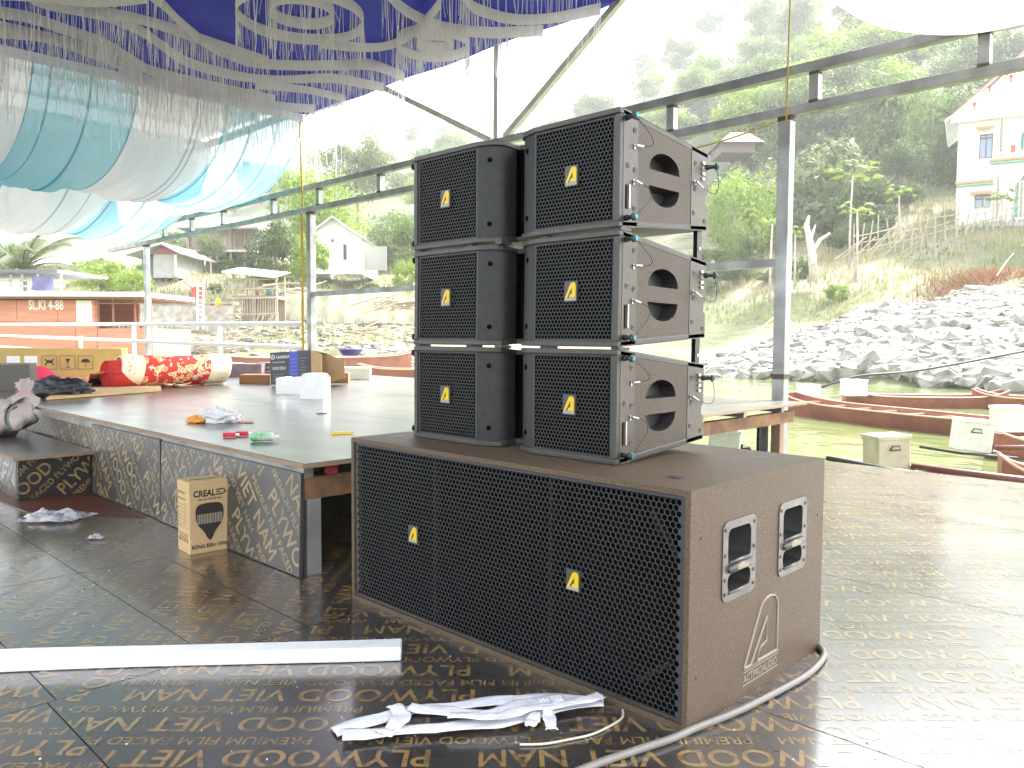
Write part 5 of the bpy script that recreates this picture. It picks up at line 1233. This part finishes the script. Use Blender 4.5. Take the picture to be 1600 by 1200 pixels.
# small boxes near the post
boxat(ons(380,589), (.42,.3,.15), R(47), 'device_carton', 'low dark printed carton behind the carpet roll', 'carton', mat('dark_print_carton', (.13,.10,.11), .6, col2=(.25,.16,.17), vs=9), 'cartons at the back of the stage')
db = boxat(ons(428,588), (.42,.3,.16), R(47), 'device_carton', 'low dark carton with white lettering beside the black mixer box', 'carton', mat('dark_carton', (.10,.085,.085), .6), 'cartons at the back of the stage')
b = MB(); onplane(b, text2d('PROFESSIONAL', .035, .0, 1), (-.15,-.003,.09), (1,0,0), (0,0,1)); onplane(b, text2d('POWER AMPLIFIER', .035, .0, 1), (-.15,-.003,.045), (1,0,0), (0,0,1)); b.build('carton_lettering', WINK, db, local=True)
boxat(ons(398,600), (.30,.25,.09), R(47), 'brown_carton', 'flat plain brown carton in front of the dark cartons', 'carton', BROWNCARD)
boxat(ons(548,593), (.42,.34,.13), R(52), 'yellow_carton', 'white and yellow carton at the back right of the black mixer box', 'carton', mat('white_yellow_carton', (.66,.60,.42), .6, col2=(.75,.74,.70), vs=4))
boxat(ons(527,598), (.22,.2,.10), R(50), 'brown_carton', 'small brown carton tucked behind the open flap of the mixer box', 'carton', BROWNCARD)
# black mixer box on its side, open
f_ = Fr(460,607,7.15,'mixer_box','open black box with white lettering and a blue stripe lying on the stage','cardboard box', turn=R(-12), base=ons(455,604))
MBX = mat('black_print_box', (.035,.035,.04), .5, col2=(.05,.05,.055), vs=8)
w_, h_, d_ = .42,.30,.34
b = MB()
b.b2((-w_/2,0,0),(w_/2,.006,h_)); b.b2((-w_/2,d_-.006,0),(w_/2,d_,h_)); b.b2((-w_/2,.0065,0),(w_/2,d_-.0065,.006)); b.b2((-w_/2,.0065,h_-.006),(w_/2,d_-.0065,h_)); b.b2((-w_/2,.0065,.0065),(-w_/2+.006,d_-.0065,h_-.0065))
bo = f_.part(b,'box_shell',MBX)
b = MB(); b.b2((-w_/2+.007,.0068,.0068),(w_/2-.001,.0085,h_-.0068)); b.b2((-w_/2+.007,d_-.009,.0068),(w_/2-.001,d_-.0068,h_-.0068)); f_.part(b,'kraft_inside',CARD)
for (a_, c_, e_, g_, nm) in (((w_/2,0,.01),(w_/2,0,h_),(w_/2+.13,-.05,h_-.05),(w_/2+.13,-.05,.06),'side_flap'),((w_/2,0.0,.004),(w_/2,d_,.004),(w_/2+.22,d_-.05,-.03),(w_/2+.16,-.03,-.03),'bottom_flap'),((w_/2,d_,.01),(w_/2,d_,h_),(w_/2+.17,d_+.02,h_-.09),(w_/2+.17,d_+.02,.05),'rear_flap')):
    b = MB(); b.add([a_, c_, e_, g_], [(0,1,2,3)]); f_.part(b, nm, CARD if nm != 'bottom_flap' else MBX, solid=.004)
b = MB(); b.b2((-.015,-.0015,.004),(.075,-.0005,h_-.004)); f_.part(b,'blue_stripe',mat('blue_print',(.05,.07,.42),.5),par=bo)
b = MB(); onplane(b, text2d('YAMAHA', .042, .012, .80), (-.15,-.001,h_-.062), (1,0,0), (0,0,1)); onplane(b, text2d('MG12XU', .04, .012, .85), (-.185,-.001,.135), (1,0,0), (0,0,1), .001); onplane(b, text2d('Mixing Console', .02, .0, 1), (-.185,-.001,.2), (1,0,0), (0,0,1), .001)
b.lathe([(.0225,0),(.0225,.001),(.017,.001),(.017,0)],18,Matrix.Translation((-.182,-.001,h_-.044)) @ Matrix.Rotation(R(90),4,'X')); 
for a_ in (90,210,330): b.beam((-.182,-.0015,h_-.044),(-.182+.018*math.cos(R(a_)),-.0015,h_-.044+.018*math.sin(R(a_))),.001,.004)
f_.part(b,'white_lettering',WINK,par=bo)
b = MB()
for i in range(7): b.b2((.09,-.0012,.06+i*.028),(.09+rnd.uniform(.05,.10),-.0004,.064+i*.028))
for i in range(4): b.b2((-.185,-.0012,.03+i*.02),(-.185+rnd.uniform(.08,.14),-.0004,.034+i*.02))
for i in range(6): b.b2((.0,-.0022,.05+i*.035),(.06,-.0016,.054+i*.035))
f_.part(b,'print_lines',INKG,par=bo)
b = MB(); b.b2((.12,-.0025,.025),(.155,-.0013,.055)); f_.part(b,'white_sticker',WINK,par=bo)
f_.root.rotation_euler = (R(-6), R(-4), YAW+R(-12)); f_.root.location.z += .03
# styrofoam blocks
def block(px, py, w_, h_, d_, rz, label, notch):
    p = ons(px, py); r_ = emp('styrofoam_block', label, 'styrofoam', p, rz, 'styrofoam packing blocks'); b = MB()
    if notch:
        pl = [(-w_/2,0),(w_/2,0),(w_/2,h_*.98),(-w_*.12,h_*.98),(-w_*.12,h_*.62),(-w_*.28,h_*.62),(-w_*.28,h_),(-w_/2,h_)]
    else: pl = [(-w_/2,0),(w_/2,0),(w_/2,h_-.03),(w_/2-.03,h_),(-w_/2+.03,h_),(-w_/2,h_-.03)]
    v_, ff = shape2d(pl, (), .5); b.add([(v[0], (v[2]+.5)*d_, v[1]) for v in v_], ff); b.build('foam_body', FOAMW, r_, local=True, bevel=.006)
block(452,616,.22,.13,.25,YAW+R(-4),'low notched white styrofoam block in front of the mixer box',True)
block(487,624,.185,.19,.16,YAW+R(-4),'taller white styrofoam block, right of the notched one',False)
# flat cardboard sheets
q = [ons(72,626), ons(252,612), ons(250,603), ons(105,608)]
b = MB(); b.add([v+Vector((0,0,.004)) for v in q]+[v+Vector((0,0,.022)) for v in q], [(3,2,1,0),(4,5,6,7),(0,1,5,4),(1,2,6,5),(2,3,7,6),(3,0,4,7)])
o = tag(b.build('flattened_cardboard', CARD), 'flattened cardboard strip lying on the stage beside the black bag', 'cardboard')
b = MB(); b.add([ons(130,618)+Vector((0,0,.024)), ons(137,617.5)+Vector((0,0,.024)), ons(137,612)+Vector((0,0,.024)), ons(130,612)+Vector((0,0,.024))], [(0,1,2,3)])
b.build('yellow_tape', mat('yellow_tape', (.75,.6,.05), .5), o)
b = MB(); rr = random.Random(4)
for i in range(9):
    c = ons(215+i*9, 606+rr.uniform(-2,1)); dd = Vector((rr.uniform(-1,1), rr.uniform(-1,1), 0)).normalized()*.09; e = Vector((-dd.y, dd.x, 0))*.35
    b.add([c-dd-e+Vector((0,0,.026)), c+dd-e+Vector((0,0,.03+rr.random()*.03)), c+dd+e+Vector((0,0,.03)), c-dd+e+Vector((0,0,.028+rr.random()*.02))], [(0,1,2,3)])
tag(b.build('cardboard_scraps', CARD, solid=.003), 'torn cardboard scraps in front of the carpet roll', 'scraps', kind='stuff')
def lump(c, s, rz, name, label, cat, m_, seed=1, amp=.18, freq=3, fl=0, parent=None):
    bm = bmesh.new(); bmesh.ops.create_icosphere(bm, subdivisions=4, radius=1); b = MB(); M_ = Matrix.Translation(Vector(c)) @ Matrix.Rotation(rz, 4, 'Z')
    for v in bm.verts:
        n_ = noise.noise(v.co*freq+Vector((seed*7,0,0)))*amp+noise.noise(v.co*freq*2.7+Vector((0,seed*5,0)))*amp*.6-abs(noise.noise(v.co*freq*1.5+Vector((9,seed,0))))*amp
        p = v.co*(1+n_); p.z = max(p.z, -.55); b.v.append(tuple(M_ @ Vector((p.x*s[0], p.y*s[1], (p.z+.55)*s[2]))))
    b.f = [tuple(v.index for v in f.verts) for f in bm.faces]; bm.free()
    o = b.build(name, m_, parent, smooth=True)
    return tag(o, label, cat) if cat else o
bag = lump(ons(88,620), (.24,.14,.10), YAW+.1, 'black_bag', 'crumpled black fabric bag on the stage above the sack', 'bag', mat('black_nylon', (.018,.018,.02), .45, bump=.4, bs=30), 3, .3, 3)
# sack slumped over the stage edge
sk = emp('sack', 'dirty white plastic sack tied at the neck and slumped against the stage edge', 'sack', ons(30,690,.25))
SK = mat('sack_white', (.36,.32,.285), .75, col2=(.36,.27,.24), vs=9, bump=.6, bs=30, bdist=.02)
base = un(20, 690, 1, -.14)
b = MB()
axis = [(un(8,672,1,-.16),.10),(un(16,655,1,-.17),.15),(un(24,640,1,-.15),.13),(un(34,625,1,-.10),.08),(un(38,612,1,-.03),.035),(un(40,606,1,0),.045),(un(38,598,1,.04),.06)]
N = 28; P = spl([a_[0] for a_ in axis], 5); Rr_ = np.interp(np.linspace(0,1,len(P)), np.linspace(0,1,len(axis)), [a_[1] for a_ in axis])
vs = []
for i, p in enumerate(P):
    for k in range(N):
        a_ = 2*math.pi*k/N; r_ = Rr_[i]*(1+.18*math.sin(a_*7+i*.35)+.12*math.sin(a_*3+i*.5)+.1*noise.noise(Vector((a_*2,i*.4,0)))); vs.append(p+Vector((math.cos(a_)*r_*math.cos(YAW), math.cos(a_)*r_*math.sin(YAW), 0))+Vector((-math.sin(YAW)*.6, math.cos(YAW)*.6, .5))*math.sin(a_)*r_)
b.add(vs, [(i*N+k, i*N+(k+1) % N, (i+1)*N+(k+1) % N, (i+1)*N+k) for i in range(len(P)-1) for k in range(N)]+[tuple(range(N-1,-1,-1)), tuple(range((len(P)-1)*N, len(P)*N))])
b.build('sack_body', SK, sk, smooth=True)
b = MB(); c = axis[4][0]; b.tube([c+Vector((.045*math.cos(t_), .045*math.sin(t_), .005*math.sin(3*t_))) for t_ in np.linspace(0,6.28,14)], .008, 6); b.build('tie_string', mat('red_string', (.4,.08,.06), .8), sk)
b = MB(); b.tube(spl([un(15,670,1,-.33), un(10,655,1,-.34), un(14,640,1,-.32), un(24,634,1,-.28)], 6), .014, 6); b.build('strap', BLACK, sk)
# little things on the stage
lump(ons(345,660), (.105,.07,.05), YAW, 'plastic_wrap', 'crumpled white plastic wrap on the stage behind the red pieces', 'plastic wrap', mat('plastic_white', (.75,.75,.76), .35, trl=.3, bump=.4, bs=25), 5, .35, 3)
lump(ons(315,660), (.075,.05,.025), YAW, 'orange_wrapper', 'orange wrapper piece beside the crumpled white plastic', 'wrapper', mat('orange_plastic', (.70,.28,.03), .4), 6, .35, 3)
for px, py, lab in ((361,683,'left one of two small red tube caps on the stage'),(381,681,'right one of two small red tube caps, next to the green packet')):
    c = ons(px, py); d = Vector((math.cos(.9), math.sin(.9), 0)); b = MB(); b.tube([c-d*.035+Vector((0,0,.011)), c+d*.02+Vector((0,0,.011))], .010, 10)
    o = tag(b.build('red_plastic_piece', mat('red_plastic', (.62,.02,.05), .4)), lab, 'cap', 'small red caps on the stage'); b = MB(); b.tube([c+d*.021+Vector((0,0,.011)), c+d*.036+Vector((0,0,.011))], .007, 8); b.build('white_tip', WHITE, o)
gp_ = emp('green_packet', 'small green and white packet lying near the stage edge', 'packet', ons(411,690), YAW+R(12))
b = MB(); b.tube([(-.055,.0,.018),(-.045,0,.02),(.04,0,.022),(.05,0,.02)], [.010,.019,.019,.012], 12); b.build('packet_body', mat('green_plastic', (.05,.36,.10), .35, col2=(.6,.65,.58), vs=22), gp_, local=True, smooth=True)
b = MB(); b.cyl((.05,0,.02),(.068,0,.02),.008,10); b.build('packet_cap', WHITE, gp_, local=True)
b = MB(); a_, c_ = ons(518,679), ons(552,677.5); b.beam(a_+Vector((0,0,.006)), c_+Vector((0,0,.006)), .012,.010); tag(b.build('yellow_stick', mat('yellow_plastic', (.8,.55,.03), .4)), 'short yellow stick on the stage left of the speakers', 'stick')
b = MB(); a_, c_ = ons(495,647.5), ons(510,646.5); b.beam(a_+Vector((0,0,.004)), c_+Vector((0,0,.004)), .008,.006); tag(b.build('dark_sliver', BLACK), 'small dark sliver in the middle of the stage top', 'scrap')
b = MB(); q = [ons(372,659),ons(396,659.5),ons(396,661.5),ons(374,661)]; b.add([v+Vector((0,0,.004)) for v in q],[(0,1,2,3)]); tag(b.build('thin_board_scrap', CARD, solid=.003), 'thin brown scrap right of the crumpled plastic', 'scrap')
# bank side debris right of the stage end: boards and basin behind the stage
f_ = Fr(548,556,9.9,'basin','purple plastic basin behind the stage near the mixer box','basin'); b = MB(); b.lathe([(0,0),(.10,0),(.15,.08),(.16,.085),(.145,.075),(.10,.01),(0,.01)],20); f_.part(b,'bowl',mat('purple_plastic',(.10,.08,.30),.4),smooth=True)
# bulb box on the floor
q0, q1, q2 = Vector(un(297,868,2,0)), Vector(un(359,857,2,0)), Vector(un(268,856,2,0))
ex = (q1-q0); Wb = ex.length; ex.normalize(); ey = Vector((-ex.y, ex.x, 0)); Db = .135; az = math.atan2(ex.y, ex.x); Hb = .300
bb = emp('bulb_box', 'brown cardboard box with a black light bulb print, standing on the floor by the stage', 'cardboard box', q0+ex*Wb/2, az)
b = MB(); b.b2((-Wb/2,0,.0),(Wb/2,Db,Hb)); bx_ = b.build('carton_body', mat('bulb_card', (.55,.38,.19), .75, col2=(.48,.33,.165), vs=6, bump=.05, bs=150), bb, local=True, bevel=.003)
def pz(b, tf, x, z, dy=.0016): onplane(b, tf, (x,0,z), (1,0,0), (0,0,1), dy)
b = MB(); k_ = Wb/.185
pz(b, text2d('CREAL', .041*k_, .035, .80), -Wb*.40, Hb*.795)
xx = -Wb*.40+textw('CREAL', .035)*.041*k_*.80+.003*k_
for zz in (.0,.011,.022): b.b2((xx,-.0018,Hb*.797+zz*k_),(xx+.020*k_,-.0008,Hb*.797+(zz+.0055)*k_))
hD = [(0,0),(.014,0),(.026,.006),(.031,.0145),(.026,.023),(.014,.029),(0,.029),(0,.0235),(.013,.0235),(.021,.020),(.024,.0145),(.021,.009),(.013,.0055),(0,.0055)]
v_, ff = shape2d([((x+.016)*k_, z*k_) for x, z in hD]); pz(b, (v_, ff), xx, Hb*.797)
pz(b, text2d('ĐÈN LED THẾ HỆ MỚI', .0125*k_, .02, .85, align='CENTER'), 0, Hb*.74)
pz(b, text2d('BÓNG ĐÈN 150W', .0235*k_, .025, .86, align='CENTER'), 0, Hb*.075)
bulb = [(.0,.20),(.20,.205),(.36,.22),(.46,.27),(.50,.35),(.505,.45),(.48,.60),(.40,.70),(.26,.80),(.17,.88),(.12,.96),(.07,1.0),(.045,1.03)]
def bl(x, t_): return (x*Wb*.36/.505*.98, Hb*(.70-.52*(t_-.2)/.83))
out = [bl(x, t_) for x, t_ in bulb]+[bl(-x, t_) for x, t_ in bulb[::-1]]
pz(b, shape2d(out), 0, 0)
b.build('printed_front', INK, bx_, local=True)
b = MB()
for i in range(16):
    x = -Wb*.30+i*Wb*.60/15; t0 = .42; b.b2((x-.0014,-.0028,bl(0,.66)[1]),(x+.0014,-.0020,bl(0,.44)[1]))
b.build('printed_fins', mat('fin_print', (.42,.33,.22), .7), bx_, local=True)
b = MB(); yb_ = lambda t_: -.0
def px_(b, tf, y, z): onplane(b, tf, (-Wb/2,y,z), (0,-1,0), (0,0,1), .0016)
px_(b, text2d('CÔNG SUẤT 150W', .0115, .02, .8), Db*.92, Hb*.83); px_(b, text2d('THÔNG SỐ KỸ THUẬT', .0115, .02, .72), Db*.93, Hb*.74)
b.build('printed_side_title', INK, bx_, local=True)
b = MB()
for i, (s1, s2) in enumerate((('Điện áp','220V'),('Công suất','150W'),('CRI','80'),('Quang thông','15000'),('Nhiệt độ màu','6500K'),('Tuổi thọ','30000h'),('Kích thước','180'))):
    z = Hb*(.68-.052*i); px_(b, text2d(s1, .0075, .0, .9), Db*.93, z); px_(b, text2d(s2, .0075, .01, .9), Db*.42, z)
    b.b2((-Wb/2-.0016,.006,z-.0035),(-Wb/2-.0008,Db-.006,z-.003))
for i in range(3): b.b2((-Wb/2-.0016,.01+.006*i,Hb*.27-i*.008),(-Wb/2-.0008,Db-.01-.008*i,Hb*.27+.0018-i*.008))
for i in range(4):
    y = .018+i*.028; b.b2((-Wb/2-.0016,y,Hb*.15),(-Wb/2-.0008,y+.001,Hb*.215)); b.b2((-Wb/2-.0016,y+.007,Hb*.165),(-Wb/2-.0008,y+.013,Hb*.195))
b.build('printed_side_table', INK, bx_, local=True)
b = MB(); onplane(b, text2d('CREALED', .028, .03, .9, align='CENTER'), (0,Db*.42,Hb+.0), (1,0,0), (0,1,0), .0016); b.build('printed_top', INK, bx_, local=True)
b = MB(); b.b2((-Wb/2+.001,Db/2-.0008,Hb+.0004),(Wb/2-.001,Db/2+.0008,Hb+.0012)); b.build('lid_seam', BROWNCARD, bx_, local=True)
# clear plastic bag & scrap on floor
CLR = mat('clear_plastic', (.62,.62,.64), .15, spec=.8, alpha=.42, bump=.6, bs=20, bdist=.03)
def crumple(c, sx, sy, h, seed, name, label, cat, rz=0, m_=CLR, n=34):
    b = MB(); M_ = Matrix.Translation(Vector(c)) @ Matrix.Rotation(rz, 4, 'Z')
    def fn(u, v):
        x, y = (u-.5)*2, (v-.5)*2; e = max(0, 1-(x*x+y*y)**1.5) if x*x+y*y < 1 else 0
        q = Vector((x*1.5+seed, y*1.5, seed)); zz = .5+abs(noise.noise(q*1.3))*1.3+abs(noise.noise(q*4.1))*.45
        r_ = 1+.35*noise.noise(Vector((math.atan2(y, x)*1.3, seed, 2)))
        return M_ @ Vector((x*sx*r_, y*sy*r_, .003+h*zz*(.25+.75*e)))
    b.grid(fn, n, n); return tag(b.build(name, m_, smooth=True, solid=.0015), label, cat)
crumple(un(85,812,2,0), .15, .085, .045, 2.3, 'plastic_bag', 'crumpled clear plastic bag lying on the floor below the step', 'plastic bag', YAW)
crumple(un(150,842,2,0), .035, .022, .018, 5.1, 'plastic_scrap', 'tiny clear plastic scrap on the floor near the seam', 'plastic scrap', YAW, n=14)
b = MB(); rr = random.Random(9)
for i in range(90):
    px, py = rr.uniform(20,1500), rr.uniform(770,1190); p = un(px, py, 2, 0)
    if -1.4 < p.x < .05 and -.02 < p.y < .75: continue
    if p.x < -1.6 and p.y > -.03: continue
    s_ = rr.uniform(.001,.0025); b.box(p+Vector((0,0,s_*.5+.001)), (s_*rr.uniform(1,2.5), s_, s_), Matrix.Rotation(rr.uniform(0,3), 3, 'Z'))
tag(b.build('litter_crumbs', WHITE), 'tiny white crumbs of packing foam scattered over the floor', 'crumbs', kind='stuff')
# long foam strip
a0, a1 = un(-160,1060,2,0), un(627,1031,2,0); d = (a1-a0).normalized(); nrm_ = Vector((-d.y, d.x, 0))
b = MB(); n = 40; vs = []
for i in range(n+1):
    c = a0.lerp(a1, i/n)+nrm_*(.012*math.sin(i*.11)); w_ = .070+.006*math.sin(i*.2)
    vs += [c+Vector((0,0,.001)), c+nrm_*w_+Vector((0,0,.001)), c+nrm_*w_+Vector((0,0,.038+.001*math.sin(i*.3))), c+Vector((0,0,.040+.001*math.sin(i*.2)))]
b.add(vs, [(4*i+k, 4*i+(k+1) % 4, 4*i+4+(k+1) % 4, 4*i+4+k) for i in range(n) for k in range(4)]+[(3,2,1,0),(4*n,4*n+1,4*n+2,4*n+3)])
tag(b.build('foam_strip', FOAMW, bevel=.004), 'long white packing foam strip lying across the floor at the left', 'foam strip')
# white cotton strips
def ribbon(b, pts, w_, z0=.006, twist=0, ph=0):
    P = spl([un(x, y, 2, 0) for x, y in pts], 9); m_ = 5; n = len(P)-1
    def fn(u, v):
        i = min(n, int(round(v*n))); p = P[i]; q = P[min(n, i+1)]-P[max(0, i-1)]; q.z = 0; q.normalize(); s_ = Vector((-q.y, q.x, 0)); t_ = u-.5
        return p+s_*t_*w_*(1+.15*math.sin(v*11+ph))+Vector((0,0,z0+.005*abs(math.sin(v*9+ph))*(1-abs(t_))+.004*abs(math.sin(u*6+v*14+ph))))
    b.grid(fn, m_, n)
strap_lab = emp('cotton_strips', 'tangled white cotton strips lying on the floor in front of the brown speaker', 'cloth strips', un(740,1125,2,0))
for i, (pts, w_) in enumerate((([(522,1148),(570,1135),(640,1115),(720,1108),(800,1098),(870,1097),(943,1100)], .045),([(535,1158),(600,1152),(680,1146),(760,1138),(815,1130),(870,1114),(938,1104)], .045),([(615,1112),(628,1128),(612,1150),(600,1158)], .04),([(640,1118),(700,1125),(760,1128),(820,1112),(880,1104)], .04),([(846,1112),(838,1128),(832,1142),(828,1150)], .03),([(850,1110),(856,1130),(860,1150),(862,1160)], .026),([(700,1140),(780,1140),(830,1128),(900,1118),(940,1106)], .03))):
    b = MB(); ribbon(b, pts, w_, .004+i*.004, ph=i*1.7); b.build('strip', CLOTHW, strap_lab, smooth=True, solid=.002)
# cables
def cable(pts, r, z, label, m_, name='cable'):
    P = spl([un(x, y, 2, 0)+Vector((0,0,z)) for x, y in pts], 10); b = MB(); b.tube(P, r, 10); return tag(b.build(name, m_, smooth=True), label, 'cable')
cable([(1262,1010),(1282,1016),(1286,1032),(1262,1058),(1210,1088),(1150,1118),(1090,1142),(1050,1160),(990,1180),(920,1205),(820,1250)], .0088, .009, 'thick grey cable curving round the right corner of the brown speaker', mat('grey_cable', (.19,.175,.16), .45))
cable([(973,1112),(972,1124),(955,1136),(925,1150),(890,1158),(850,1165),(812,1166)], .0028, .004, 'thin white cord beside the cotton strips', mat('cream_cord', (.6,.56,.45), .5), 'cord')
# ================================================================== haze over the river valley
hz = MB(); hz.b2((-420,-420,WZ-1.0-12),(420,420,150)); ho = hz.build('haze', None); tag(ho, 'pale humid haze filling the river valley', 'haze', kind='stuff')
hm = bpy.data.materials.new('valley_haze'); hm.use_nodes = True; n = hm.node_tree; n.nodes.clear(); ou = n.nodes.new('ShaderNodeOutputMaterial'); pv = n.nodes.new('ShaderNodeVolumePrincipled')
pv.inputs['Color'].default_value = (.93,.95,.97,1); pv.inputs['Density'].default_value = .0010; pv.inputs['Anisotropy'].default_value = .3
n.links.new(pv.outputs[0], ou.inputs['Volume']); ho.data.materials.append(hm)
